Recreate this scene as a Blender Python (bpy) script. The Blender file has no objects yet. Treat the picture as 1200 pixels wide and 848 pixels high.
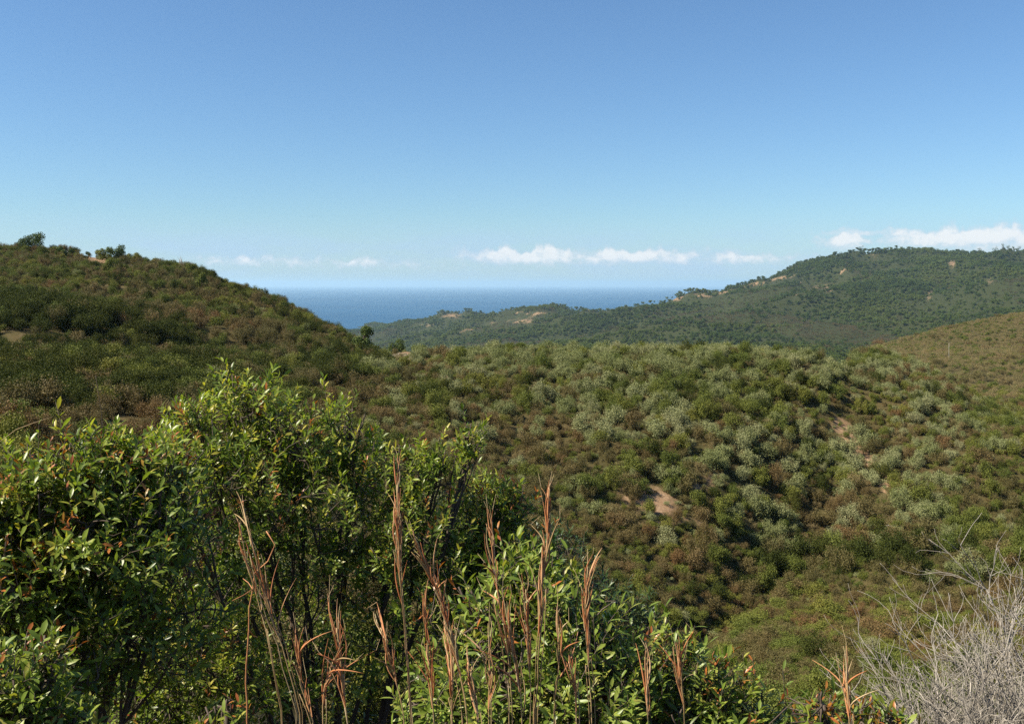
import bpy, math, random
import numpy as np

# ------------------------------------------------------------------ camera, sky, sun, exposure
SC = bpy.context.scene
COL = SC.collection
F, CX, HZ = 1150.0, 600.0, 333.0          # focal length in photo pixels, principal column, eye-level row
EYE = 150.0                               # eye height above the sea (sea level is z = 0)
SUN_AZ, SUN_EL = math.radians(-106), math.radians(46)   # azimuth clockwise from +Y

cam = bpy.data.cameras.new('camera')
cam_o = bpy.data.objects.new('camera', cam); COL.objects.link(cam_o)
cam_o.location = (0, 0, EYE); cam_o.rotation_euler = (math.pi/2, 0, 0)
cam.sensor_width = 36; cam.lens = 36*F/1200; cam.shift_y = -(424-HZ)/1200
cam.clip_start = 0.05; cam.clip_end = 200000
SC.camera = cam_o
SC.view_settings.view_transform = 'Standard'; SC.view_settings.look = 'None'
SC.view_settings.exposure = 1.0; SC.view_settings.gamma = 1; SC.view_settings.use_curve_mapping = False
SC.cycles.use_denoising = False
SC.cycles.max_bounces = 6; SC.cycles.diffuse_bounces = 3; SC.cycles.glossy_bounces = 2
SC.cycles.transmission_bounces = 3; SC.cycles.volume_bounces = 1
SC.cycles.use_adaptive_sampling = True; SC.cycles.adaptive_threshold = 0.01

sun = bpy.data.lights.new('sun', 'SUN'); sun.energy = 5.0; sun.angle = math.radians(0.53); sun.color = (1, .90, .74)
sun_o = bpy.data.objects.new('sun', sun); COL.objects.link(sun_o)
sun_o.location = (-200, 0, EYE+200)
sun_o.rotation_euler = (math.pi/2-SUN_EL, 0, math.pi-SUN_AZ)


class NT:
    """small helper to write node trees"""
    def __init__(s, tree): s.t = tree; s.n = tree.nodes; s.l = tree.links
    def node(s, kind, **kw):
        n = s.n.new(kind)
        for k, v in kw.items(): setattr(n, k, v)
        return n
    def put(s, sock, v):
        if hasattr(v, 'links'): s.l.new(v, sock)
        elif v is not None: sock.default_value = v
    def m(s, op, a, b=None, c=None, clamp=False):
        n = s.node('ShaderNodeMath', operation=op, use_clamp=clamp)
        for i, v in enumerate((a, b, c)):
            if v is not None: s.put(n.inputs[i], v)
        return n.outputs[0]
    def ramp(s, fac, stops, interp='LINEAR'):
        n = s.node('ShaderNodeValToRGB'); cr = n.color_ramp; cr.interpolation = interp
        while len(cr.elements) < len(stops): cr.elements.new(1)
        for e, (p, c) in zip(cr.elements, stops): e.position = p; e.color = (*c, 1)
        s.put(n.inputs[0], fac); return n.outputs[0]
    def mix(s, f, a, b, blend='MIX'):
        n = s.node('ShaderNodeMix', data_type='RGBA', blend_type=blend)
        for sock, v in ((n.inputs[0], f), (n.inputs[6], a), (n.inputs[7], b)):
            if isinstance(v, tuple) and len(v) == 3: v = (*v, 1)
            s.put(sock, v)
        return n.outputs[2]
    def noise(s, vec, scale, detail=4, rough=.55, dist=0):
        n = s.node('ShaderNodeTexNoise')
        if vec is not None: s.put(n.inputs['Vector'], vec)
        n.inputs['Scale'].default_value = scale; n.inputs['Detail'].default_value = detail
        n.inputs['Roughness'].default_value = rough; n.inputs['Distortion'].default_value = dist
        return n.outputs['Fac']
    def smooth(s, x, lo, hi, a=0.0, b=1.0):
        n = s.node('ShaderNodeMapRange', interpolation_type='SMOOTHSTEP')
        for i, v in enumerate((x, lo, hi, a, b)): s.put(n.inputs[i], v)
        return n.outputs[0]
    def vec(s, x, y, z):
        n = s.node('ShaderNodeCombineXYZ')
        for i, v in enumerate((x, y, z)): s.put(n.inputs[i], v)
        return n.outputs[0]


def make_world():
    w = bpy.data.worlds.new('World'); SC.world = w; w.use_nodes = True
    t = NT(w.node_tree); t.n.clear()
    sky = t.node('ShaderNodeTexSky', sky_type='NISHITA', sun_disc=False)
    sky.sun_elevation = SUN_EL; sky.sun_rotation = SUN_AZ
    sky.altitude = 0; sky.air_density = 1.0; sky.dust_density = 0.25; sky.ozone_density = 1.6
    tc = t.node('ShaderNodeTexCoord'); sp = t.node('ShaderNodeSeparateXYZ'); t.l.new(tc.outputs['Generated'], sp.inputs[0])
    az = t.m('ARCTAN2', sp.outputs[0], sp.outputs[1])
    el = t.m('ARCSINE', sp.outputs[2])
    # cumulus strips low over the sea: (azimuth, half width, base elevation, height, amount)
    banks = [(.02, .11, .0225, .017, 1.3), (.13, .12, .0220, .015, 1.2), (.235, .08, .0210, .011, .95), (.08, .34, .0200, .010, .62), (-.15, .12, .0165, .011, .78),
             (-.26, .09, .0185, .011, .85), (.44, .13, .0365, .018, 1.3), (.52, .17, .030, .027, 1.2), (.33, .04, .0360, .014, 1.15),
             (.36, .09, .046, .009, .8), (-1.0, .3, .03, .03, .8), (1.2, .4, .03, .03, .8), (2.6, .5, .03, .03, .8)]
    tot = None; hgt = None
    # ragged tops: the height of each bank varies along the horizon in rounded heads
    head = t.smooth(t.noise(t.vec(az, 0.0, 3.0), 44, 4, .5), .28, .72, .1, .9)
    for a0, wa, e0, h, amt in banks:
        da = t.m('DIVIDE', t.m('SUBTRACT', az, a0), wa)
        ga = t.m('EXPONENT', t.m('MULTIPLY', t.m('MULTIPLY', da, da), -1.6))
        up = t.m('DIVIDE', t.m('SUBTRACT', el, e0), t.m('MULTIPLY', t.m('ADD', head, .45), h))
        base = t.smooth(up, -.7, .45)
        top = t.smooth(up, .55, 1.25, 1.0, 0.0)
        g = t.m('MULTIPLY', t.m('MULTIPLY', t.m('MULTIPLY', base, top), ga), amt)
        tot = g if tot is None else t.m('MAXIMUM', tot, g)
    nz = t.noise(t.vec(az, t.m('MULTIPLY', el, 1.35), 0.0), 85, 7, .6, .2)
    nv = t.noise(t.vec(az, t.m('MULTIPLY', el, 1.5), 5.0), 30, 4, .55)
    dens = t.m('ADD', t.m('ADD', tot, t.m('MULTIPLY', t.m('SUBTRACT', nz, .5), 1.5)), t.m('MULTIPLY', t.m('SUBTRACT', nv, .5), 1.1))
    cover = t.m('MULTIPLY', t.smooth(dens, .22, 1.15), t.smooth(tot, .02, .30))
    # a thin bluish murk of far cumulus bases behind the strip
    veil = t.m('MULTIPLY', t.smooth(el, .0, .012), t.smooth(el, .03, .075, 1.0, 0.0))
    n2 = t.noise(t.vec(az, t.m('MULTIPLY', el, 4.0), 7.0), 9, 5, .6)
    veil = t.m('MULTIPLY', veil, t.smooth(n2, .35, .7, .25, .6))
    skyc = t.mix(1.0, sky.outputs[0], (.69, .925, 1.14), 'MULTIPLY')
    c1 = t.mix(veil, skyc, (3.9, 5.5, 8.0))
    white = t.mix(t.smooth(dens, .45, 1.25), (5.6, 6.3, 7.2), (8.2, 8.2, 8.25))
    c2 = t.mix(t.m('MULTIPLY', cover, .84), c1, white)
    bg = t.node('ShaderNodeBackground'); bg.inputs[1].default_value = 0.060
    t.l.new(c2, bg.inputs[0])
    out = t.node('ShaderNodeOutputWorld'); t.l.new(bg.outputs[0], out.inputs[0])


make_world()

# ------------------------------------------------------------------ numeric helpers
rng = np.random.default_rng(11)


def at(px, py, Y):
    """point at depth Y seen at photo pixel (px, py), eye at origin height EYE"""
    return np.array([(px-CX)/F*Y, Y, EYE-(py-HZ)/F*Y])


def _hash(ix, iy, seed):
    h = (ix.astype(np.int64)*374761393 + iy.astype(np.int64)*668265263 + seed*974711) & 0x7fffffff
    h = ((h ^ (h >> 13))*1274126177) & 0x7fffffff
    return ((h ^ (h >> 16)) & 0xffff)/65535.0


def vnoise(x, y, seed=0):
    ix, iy = np.floor(x), np.floor(y); fx, fy = x-ix, y-iy
    fx = fx*fx*fx*(fx*(fx*6-15)+10); fy = fy*fy*fy*(fy*(fy*6-15)+10)
    a, b = _hash(ix, iy, seed), _hash(ix+1, iy, seed); c, d = _hash(ix, iy+1, seed), _hash(ix+1, iy+1, seed)
    return (a*(1-fx)+b*fx)*(1-fy)+(c*(1-fx)+d*fx)*fy


def fbm(x, y, oct=4, seed=0, ridged=False):
    s = 0; amp = 1; tot = 0
    for i in range(oct):
        n = vnoise(x*2**i+17.3*i, y*2**i-9.1*i, seed+i)
        if ridged: n = 1-abs(2*n-1)
        s = s+n*amp; tot += amp; amp *= .5
    return s/tot


def pchip(xk, yk, xq):
    """monotone cubic; yk may be (n, m) for m curves over the same xk"""
    xk = np.asarray(xk, float); yk = np.asarray(yk, float)
    if yk.ndim == 1: yk = yk[:, None]
    h = np.diff(xk)[:, None]; dl = np.diff(yk, axis=0)/h
    d = np.zeros_like(yk)
    w1 = 2*h[1:]+h[:-1]; w2 = h[1:]+2*h[:-1]
    same = dl[1:]*dl[:-1] > 0
    with np.errstate(all='ignore'):
        hm = (w1+w2)/(w1/dl[:-1]+w2/dl[1:])
    d[1:-1] = np.where(same, hm, 0); d[0] = dl[0]; d[-1] = dl[-1]
    xq = np.clip(xq, xk[0], xk[-1]); i = np.clip(np.searchsorted(xk, xq)-1, 0, len(xk)-2)
    hh = (xk[i+1]-xk[i])[:, None]; s = ((xq-xk[i])[:, None])/hh
    return ((2*s**3-3*s**2+1)*yk[i]+(s**3-2*s**2+s)*hh*d[i]+(-2*s**3+3*s**2)*yk[i+1]+(s**3-s**2)*hh*d[i+1])


# ------------------------------------------------------------------ the lie of the land
# one profile per column of the view: (depth in metres, row) for ground that shows, (depth, 'z', height) for ground that does not
NEAR = [(.3, 'z', -1.6), (1.5, 'z', -1.7), (3, 'z', -2.1), (6, 'z', -3.5)]
FARSEA = [(4300, 'z', -175), (6000, 'z', -190)]
COLS = {
 -500: NEAR+[(12,'z',-5.0),(25,'z',-5.5),(40,450),(60,400),(80,360),(120,300),(180,262),(230,268),(400,'z',-10),(900,'z',-90),(2500,'z',-120)]+FARSEA,
 -150: NEAR+[(12,'z',-5.2),(25,'z',-6.0),(40,478),(58,428),(72,402),(80,400),(92,372),(120,338),(150,308),(180,287),(205,283),(240,'z',2),(400,'z',-20),(900,'z',-90),(2500,'z',-120)]+FARSEA,
    0: NEAR+[(12,'z',-5.2),(25,'z',-6.4),(40,490),(58,436),(72,408),(80,406),(90,374),(115,345),(150,312),(178,293),(200,289),(240,'z',1),(400,'z',-20),(900,'z',-90),(2500,'z',-120)]+FARSEA,
  110: NEAR+[(12,'z',-5.4),(25,'z',-7.0),(42,500),(60,442),(74,413),(84,409),(94,382),(118,350),(150,318),(180,297),(195,295),(240,'z',-1),(400,'z',-22),(900,'z',-90),(2500,'z',-120)]+FARSEA,
  220: NEAR+[(12,'z',-5.7),(25,'z',-7.8),(45,508),(62,452),(78,422),(92,402),(112,374),(135,340),(160,316),(174,309),(210,'z',-1),(400,'z',-28),(900,'z',-95),(2500,'z',-125)]+FARSEA,
  310: NEAR+[(12,'z',-5.9),(25,'z',-8.8),(48,520),(66,465),(82,436),(98,412),(118,382),(138,356),(154,347),(180,'z',-5),(400,'z',-35),(900,'z',-95),(2500,'z',-125)]+FARSEA,
  400: NEAR+[(12,'z',-6.1),(25,'z',-9.8),(50,536),(68,480),(85,446),(100,420),(118,394),(130,384),(150,'z',-9),(250,'z',-30),(500,'z',-60),(900,'z',-90),(2000,'z',-125),(2900,388),(3300,380)]+FARSEA,
  445: NEAR+[(12,'z',-6.2),(25,'z',-10.2),(50,550),(68,490),(85,452),(100,424),(114,406),(120,405),(140,'z',-12),(250,'z',-32),(500,'z',-62),(900,'z',-90),(2000,'z',-125),(2900,384),(3300,374)]+FARSEA,
  478: NEAR+[(12,'z',-6.3),(25,'z',-10.4),(50,560),(68,495),(85,455),(98,426),(110,408),(122,402.5),(135,'z',-8.8),(150,'z',-13),(250,'z',-32),(500,'z',-62),(900,'z',-90),(1800,'z',-120),(2600,384),(3000,373)]+FARSEA,
  525: NEAR+[(12,'z',-6.4),(25,'z',-10.6),(50,580),(68,505),(82,458),(95,424),(106,407),(120,'z',-8.8),(150,'z',-18),(250,'z',-34),(500,'z',-62),(900,'z',-85),(1700,400),(2300,384),(2750,364),(3000,'z',-90)]+FARSEA,
  575: NEAR+[(12,'z',-6.4),(25,'z',-10.6),(38,'z',-13),(50,610),(66,528),(82,462),(95,420),(104,403),(118,'z',-8),(150,'z',-18),(250,'z',-34),(500,'z',-62),(900,'z',-82),(1600,398),(2200,380),(2600,368),(2900,'z',-95)]+FARSEA,
  645: NEAR+[(12,'z',-6.4),(25,'z',-10.6),(38,'z',-13.5),(50,640),(60,590),(78,490),(92,428),(102,402),(116,'z',-8),(150,'z',-18),(250,'z',-34),(500,'z',-60),(900,'z',-78),(1500,396),(2000,374),(2400,354),(2700,'z',-80)]+FARSEA,
  740: NEAR+[(12,'z',-6.3),(25,'z',-10.5),(36,750),(44,708),(52,672),(60,620),(76,500),(90,430),(101,402),(115,'z',-8),(150,'z',-18),(250,'z',-34),(500,'z',-58),(900,'z',-72),(1400,394),(1800,366),(2150,350),(2500,'z',-70)]+FARSEA,
  830: NEAR+[(12,'z',-6.3),(22,'z',-9.6),(32,776),(42,730),(50,703),(54,697),(62,630),(76,510),(90,438),(101,400),(115,'z',-8),(150,'z',-18),(250,'z',-34),(500,'z',-56),(900,'z',-65),(1400,380),(1800,354),(2100,341),(2500,'z',-50)]+FARSEA,
  900: NEAR+[(12,'z',-6.2),(20,'z',-9.3),(30,792),(40,735),(52,686),(57,682),(64,640),(78,520),(90,450),(100,403),(114,'z',-8),(150,'z',-18),(250,'z',-34),(500,'z',-56),(900,'z',-62),(1300,380),(1700,345),(2150,320),(2600,'z',-30)]+FARSEA,
  960: NEAR+[(12,'z',-6.2),(20,'z',-9.2),(30,792),(40,735),(53,682),(58,677),(66,630),(78,535),(90,460),(99,404),(112,'z',-8),(150,'z',-18),(250,'z',-34),(500,'z',-56),(900,'z',-62),(1250,384),(1650,345),(2050,316),(2280,302),(2700,'z',0)]+FARSEA,
 1015: NEAR+[(12,'z',-6.2),(20,'z',-9.2),(30,790),(40,732),(53,680),(58,674),(66,628),(78,545),(88,480),(97,430),(105,'z',-9.6),(116,450),(130,424),(146,410),(175,'z',-15),(300,'z',-26),(420,408),(560,'z',-60),(900,'z',-75),(1200,392),(1600,348),(2050,314),(2350,296),(2800,'z',10)]+FARSEA,
 1100: NEAR+[(12,'z',-6.2),(20,'z',-9.2),(30,788),(40,728),(54,672),(59,666),(66,626),(77,560),(86,502),(94,466),(102,'z',-13.2),(116,476),(128,452),(144,436),(170,'z',-18),(240,'z',-23.5),(270,426),(330,410),(360,411),(450,386),(560,'z',-50),(900,'z',-70),(1200,380),(1600,340),(2000,312),(2400,293),(2900,'z',20)]+FARSEA,
 1200: NEAR+[(12,'z',-6.2),(20,'z',-9.2),(30,785),(40,722),(55,664),(60,658),(67,622),(76,572),(83,522),(90,489),(98,'z',-15),(112,500),(126,488),(140,480),(165,'z',-21),(230,460),(290,424),(330,411),(360,408),(460,366),(600,'z',-40),(900,'z',-60),(1150,372),(1500,330),(2000,306),(2450,292),(3000,'z',20)]+FARSEA,
 1400: NEAR+[(12,'z',-6.0),(20,'z',-8.8),(30,770),(40,710),(55,650),(60,640),(67,612),(76,570),(83,540),(90,515),(98,'z',-15.5),(112,505),(126,492),(140,480),(165,'z',-19),(230,425),(290,395),(330,382),(360,378),(460,340),(600,'z',-10),(900,'z',-40),(1150,360),(1500,320),(2000,300),(2500,285),(3000,'z',40)]+FARSEA,
 1900: NEAR+[(12,'z',-5.0),(20,'z',-7.5),(30,'z',-10),(40,650),(55,600),(60,590),(67,570),(76,545),(83,520),(90,500),(98,480),(112,460),(126,445),(140,430),(165,415),(230,380),(290,360),(330,350),(360,345),(460,320),(600,'z',10),(900,'z',0),(1150,330),(1500,310),(2000,290),(2500,280),(3000,'z',60)]+FARSEA,
}
LY = np.linspace(math.log(.3), math.log(6000), 900)
PXG = np.linspace(-500, 1900, 801)


def build_table():
    ks = sorted(COLS); tab = []
    for k in ks:
        ys, zs = [], []
        for c in COLS[k]:
            ys.append(math.log(c[0])); zs.append(c[2] if len(c) == 3 else -(c[1]-HZ)/F*c[0])
        tab.append(pchip(ys, zs, LY)[:, 0])
    return pchip(ks, np.array(tab), PXG)          # (px, logY)


TAB = build_table()


GULLY = np.array([[(px-CX)/F*Y, Y] for px, Y in [(1500, 57), (1200, 58), (1050, 57), (930, 56), (870, 55), (840, 52), (812, 48), (790, 44), (770, 38), (760, 30)]])
SHOULDER = np.array([[(px-CX)/F*Y, Y] for px, Y in [(985, 101), (1020, 104), (1060, 106), (1130, 106), (1200, 104), (1320, 104)]])
KNOLL_FOLD = np.array([[(px-CX)/F*Y, Y] for px, Y in [(1010, 92), (985, 84), (950, 76), (930, 68), (900, 60)]])
LEFT_HOLLOW = np.array([[(px-CX)/F*Y, Y] for px, Y in [(240, 150), (320, 134), (390, 122), (450, 114)]])
LEFT_FOLD = np.array([[(px-CX)/F*Y, Y] for px, Y in [(-300, 82), (-60, 82), (60, 84), (150, 90), (215, 98), (260, 106)]])


def line_dist(x, y, L):
    d = np.full(np.shape(x), 1e9)
    for (ax, ay), (bx, by) in zip(L[:-1], L[1:]):
        vx, vy = bx-ax, by-ay; t = np.clip(((x-ax)*vx+(y-ay)*vy)/(vx*vx+vy*vy), 0, 1)
        d = np.minimum(d, np.hypot(x-ax-t*vx, y-ay-t*vy))
    return d


def H(x, y):
    """ground height at world x, y (arrays)"""
    x = np.asarray(x, float); y = np.asarray(y, float)
    r = np.hypot(x, y)+1e-6; a = np.arctan2(x, y)
    ac = np.clip(a, math.atan((-500-CX)/F), math.atan((1900-CX)/F))
    Y = np.clip(r*np.cos(ac), .3, 5999); px = CX+F*np.tan(ac)
    fi = np.clip((px-PXG[0])/(PXG[1]-PXG[0]), 0, len(PXG)-1.001); fj = np.clip((np.log(Y)-LY[0])/(LY[1]-LY[0]), 0, len(LY)-1.001)
    i, j = fi.astype(int), fj.astype(int); u, v = fi-i, fj-j
    z = (TAB[i, j]*(1-u)+TAB[i+1, j]*u)*(1-v)+(TAB[i, j+1]*(1-u)+TAB[i+1, j+1]*u)*v
    # behind the viewer the slope goes on rising
    back = np.clip((np.abs(a)-1.3)/1.0, 0, 1); back = back*back*(3-2*back)
    zb = -1.6+np.minimum(r, 200)*.16+2*fbm(x*.03, y*.03, 3, 5)*np.clip(r/30, 0, 1)-np.clip((r-300)/3500, 0, 1.3)**1*190
    z = z*(1-back)+zb*back
    z = z-.85*np.clip((r-20)/25, 0, 1)*np.clip((900-r)/300, 0, 1)-.6*np.exp(-((r-105)/35)**2)*np.clip((a+.15)/.1, 0, 1)-21*np.clip((r-700)/900, 0, 1)
    # relief
    s1 = np.clip((r-10)/40, 0, 1); z = z+s1*(fbm(x*.16, y*.16, 3, 1)-.5)*.9
    s2 = np.clip((r-70)/100, 0, 1); z = z+s2*(fbm(x*.035, y*.035, 3, 2)-.5)*2.2
    s3 = np.clip((r-700)/900, 0, 1)*np.clip((4200-r)/1500, 0, 1)
    wx = x+80*fbm(x*.004, y*.004, 2, 31); wy = y+80*fbm(x*.004+5, y*.004, 2, 32)
    z = z+s3*((fbm(wx*.0034, wy*.0034, 5, 3, True)-.62)*95)
    z = z-1.9*np.exp(-(line_dist(x, y, GULLY)/2.0)**2)-2.6*np.exp(-(line_dist(x, y, LEFT_FOLD)/4.5)**2)-2.3*np.exp(-(line_dist(x, y, SHOULDER)/4.0)**2)-1.5*np.exp(-(line_dist(x, y, KNOLL_FOLD)/4.0)**2)-1.6*np.exp(-(line_dist(x, y, LEFT_HOLLOW)/4.0)**2)
    return EYE+z


def H1(x, y): return float(H(np.array([x]), np.array([y]))[0])


def row_of(x, y, z): return HZ-(z-EYE)/y*F


# ------------------------------------------------------------------ mesh helpers
def mesh_np(name, V, T, mats, smooth=False, attrs=None, quads=False):
    V = np.ascontiguousarray(V, np.float32); T = np.ascontiguousarray(T, np.int32)
    k = T.shape[1]
    me = bpy.data.meshes.new(name); me.vertices.add(len(V)); me.vertices.foreach_set('co', V.ravel())
    me.loops.add(T.size); me.loops.foreach_set('vertex_index', T.ravel())
    me.polygons.add(len(T)); me.polygons.foreach_set('loop_start', np.arange(0, T.size, k, dtype=np.int32))
    me.update(calc_edges=True)
    if smooth: me.polygons.foreach_set('use_smooth', np.ones(len(T), bool))
    for an, av in (attrs or {}).items():
        at_ = me.attributes.new(an, 'FLOAT', 'POINT'); at_.data.foreach_set('value', np.ascontiguousarray(av, np.float32))
    for m in (mats if isinstance(mats, (list, tuple)) else [mats]): me.materials.append(m)
    me.validate()
    return me


def link(name, data, parent=None, loc=None):
    o = bpy.data.objects.new(name, data); COL.objects.link(o)
    if parent is not None: o.parent = parent
    if loc is not None: o.location = tuple(float(v) for v in loc)
    return o


def tag(o, label=None, cat=None, group=None, kind=None):
    if label: o['label'] = label
    if cat: o['category'] = cat
    if group: o['group'] = group
    if kind: o['kind'] = kind
    return o


def thing(name, loc, label, cat, group=None):
    return tag(link(name, None, None, loc), label, cat, group)


def unit(v): return v/(np.linalg.norm(v, axis=-1, keepdims=True)+1e-9)


class Buf:
    """collects triangles with one scalar 'tint' per vertex"""
    def __init__(s): s.V = []; s.T = []; s.A = []; s.n = 0
    def add(s, V, T, a):
        s.V.append(V); s.T.append(T+s.n); s.A.append(np.broadcast_to(a, (len(V),))); s.n += len(V)
    def mesh(s, name, mat, smooth=True, origin=(0, 0, 0)):
        return mesh_np(name, np.concatenate(s.V)-np.asarray(origin), np.concatenate(s.T), mat, smooth, {'tint': np.concatenate(s.A)})

    def tube(s, P, R, sides=5, tint=.5):
        P = np.asarray(P, float); R = np.broadcast_to(np.asarray(R, float), (len(P),)); n = len(P)
        d = unit(np.gradient(P, axis=0))
        ref = np.array([.31, .77, .2]) if abs(d[0, 2]) > .9 else np.array([0, 0, 1.])
        a = unit(np.cross(d, ref)); b = np.cross(d, a)
        th = np.arange(sides)*2*math.pi/sides
        ring = P[:, None]+R[:, None, None]*(np.cos(th)[None, :, None]*a[:, None]+np.sin(th)[None, :, None]*b[:, None])
        V = ring.reshape(-1, 3)
        i = np.arange(n-1)[:, None]*sides; j = np.arange(sides)[None]; jn = (j+1) % sides
        A, B, C, D = i+j, i+jn, i+sides+jn, i+sides+j
        T = np.concatenate([np.stack([A, B, C], -1).reshape(-1, 3), np.stack([A, C, D], -1).reshape(-1, 3)])
        cap = np.array([[(n-1)*sides, (n-1)*sides+k, (n-1)*sides+k+1] for k in range(1, sides-1)])
        s.add(V, np.concatenate([T, cap]), tint)

    def leaves(s, P, D, N, L, W, tint, fold=.25, curl=.18, profile=(.62, .85)):
        """leaf blades: base P, direction D, upper side N, length L, width W"""
        P = np.asarray(P, float); n = len(P)
        if n == 0: return
        D = unit(D); S = unit(np.cross(D, N)); N = np.cross(S, D)
        L = np.broadcast_to(L, (n,))[:, None]; W = np.broadcast_to(W, (n,))[:, None]
        def at_(t, side, w): return P+D*L*t+S*(W*.5*w*side)+N*(abs(side)*W*.5*w*fold-L*curl*t*t)
        pts = [P, at_(.33, -1, profile[0]+.2), at_(.33, 0, 0), at_(.33, 1, profile[0]+.2), at_(.7, -1, profile[1]), at_(.7, 0, 0), at_(.7, 1, profile[1]), at_(1, 0, 0)]
        V = np.stack(pts, 1).reshape(-1, 3)
        t = np.array([[0, 3, 2], [0, 2, 1], [1, 2, 5], [1, 5, 4], [2, 3, 6], [2, 6, 5], [4, 5, 7], [5, 6, 7]])
        T = (np.arange(n)[:, None, None]*8+t[None]).reshape(-1, 3)
        s.add(V, T, np.repeat(np.broadcast_to(tint, (n,)), 8))

    def chips(s, P, N, L, W, tint, up=.0):
        """cheap far leaves: one bent kite each"""
        n = len(P); N = unit(N)
        r = unit(rng.normal(size=(n, 3))+np.array([0, 0, up])); D = unit(np.cross(np.cross(N, r), N)); S = np.cross(D, N)
        L = np.broadcast_to(L, (n,))[:, None]; W = np.broadcast_to(W, (n,))[:, None]
        V = np.stack([P-D*L*.5, P+S*W*.5+N*L*.08, P+D*L*.5, P-S*W*.5+N*L*.08], 1).reshape(-1, 3)
        t = np.array([[0, 1, 2], [0, 2, 3]])
        s.add(V, (np.arange(n)[:, None, None]*4+t[None]).reshape(-1, 3), np.repeat(np.broadcast_to(tint, (n,)), 4))


# ------------------------------------------------------------------ materials
def new_mat(name):
    m = bpy.data.materials.new(name); m.use_nodes = True; t = NT(m.node_tree); t.n.clear()
    out = t.node('ShaderNodeOutputMaterial'); return m, t, out


def leaf_mat(name, stops, rough=.38, transl=.25, spec=.5, per_object=None, loc_scale=.09, loc_amt=.5):
    """foliage: colour by the leaf's own tint, and for repeated plants by plant and by where the plant grows"""
    m, t, out = new_mat(name)
    a = t.node('ShaderNodeAttribute', attribute_name='tint')
    col = t.ramp(a.outputs['Fac'], stops)
    if per_object:
        oi = t.node('ShaderNodeObjectInfo')
        nl = t.noise(oi.outputs['Location'], loc_scale, 3, .6)
        f = t.m('ADD', t.m('MULTIPLY', oi.outputs['Random'], 1-loc_amt), t.m('MULTIPLY', t.smooth(nl, .3, .7), loc_amt))
        col = t.mix(.62, col, t.ramp(f, per_object))
    b = t.node('ShaderNodeBsdfPrincipled'); t.l.new(col, b.inputs['Base Color'])
    b.inputs['Roughness'].default_value = rough; b.inputs['Specular IOR Level'].default_value = spec
    tr = t.node('ShaderNodeBsdfTranslucent'); t.l.new(t.mix(1.0, col, (1.25, 1.3, .55), 'MULTIPLY'), tr.inputs[0])
    mx = t.node('ShaderNodeMixShader'); mx.inputs[0].default_value = transl
    t.l.new(b.outputs[0], mx.inputs[1]); t.l.new(tr.outputs[0], mx.inputs[2]); t.l.new(mx.outputs[0], out.inputs[0])
    return m


def bark_mat(name, stops, rough=.8, scale=60):
    m, t, out = new_mat(name)
    a = t.node('ShaderNodeAttribute', attribute_name='tint')
    g = t.node('ShaderNodeNewGeometry')
    n = t.noise(g.outputs['Position'], scale, 4, .6)
    f = t.m('ADD', t.m('MULTIPLY', a.outputs['Fac'], .6), t.m('MULTIPLY', n, .45))
    b = t.node('ShaderNodeBsdfPrincipled'); t.l.new(t.ramp(f, stops), b.inputs['Base Color'])
    b.inputs['Roughness'].default_value = rough; b.inputs['Specular IOR Level'].default_value = .3
    bp = t.node('ShaderNodeBump'); bp.inputs['Strength'].default_value = .4; bp.inputs['Distance'].default_value = .004
    t.l.new(n, bp.inputs['Height']); t.l.new(bp.outputs[0], b.inputs['Normal'])
    t.l.new(b.outputs[0], out.inputs[0]); return m


M = {}
M['lentisk'] = leaf_mat('glossy_leaf', [(0, (.050, .082, .012)), (.45, (.140, .205, .027)), (.8, (.275, .335, .048)), (1, (.41, .37, .06))], .37, .40, .45)
M['lentisk_pale'] = leaf_mat('pale_glossy_leaf', [(0, (.080, .125, .018)), (.5, (.165, .23, .034)), (.85, (.25, .295, .05)), (1, (.31, .30, .06))], .40, .30, .38)
M['narrow'] = leaf_mat('narrow_leaf', [(0, (.022, .05, .014)), (.6, (.05, .09, .025)), (1, (.09, .12, .03))], .4, .2, .4)
M['copper'] = leaf_mat('copper_leaf', [(0, (.22, .055, .016)), (.5, (.36, .12, .026)), (1, (.30, .20, .035))], .38, .25, .45)
M['bark'] = bark_mat('shrub_bark', [(0, (.025, .019, .014)), (.5, (.075, .056, .042)), (1, (.17, .135, .105))])
M['grey_wood'] = bark_mat('weathered_wood', [(0, (.10, .088, .070)), (.5, (.24, .217, .183)), (1, (.43, .395, .345))], .9, 40)
M['straw'] = bark_mat('dry_straw', [(0, (.20, .12, .05)), (.5, (.32, .22, .10)), (1, (.50, .40, .24))], .6, 90)
M['red_straw'] = bark_mat('red_dry_blade', [(0, (.17, .05, .020)), (.4, (.38, .14, .052)), (.65, (.48, .23, .10)), (1, (.62, .46, .28))], .6, 70)
M['stone'] = bark_mat('pale_stone', [(0, (.35, .31, .27)), (1, (.72, .68, .62))], .9, 4)
M['pole'] = bark_mat('pale_post', [(0, (.25, .235, .21)), (1, (.42, .40, .36))], .8, 3)

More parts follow.
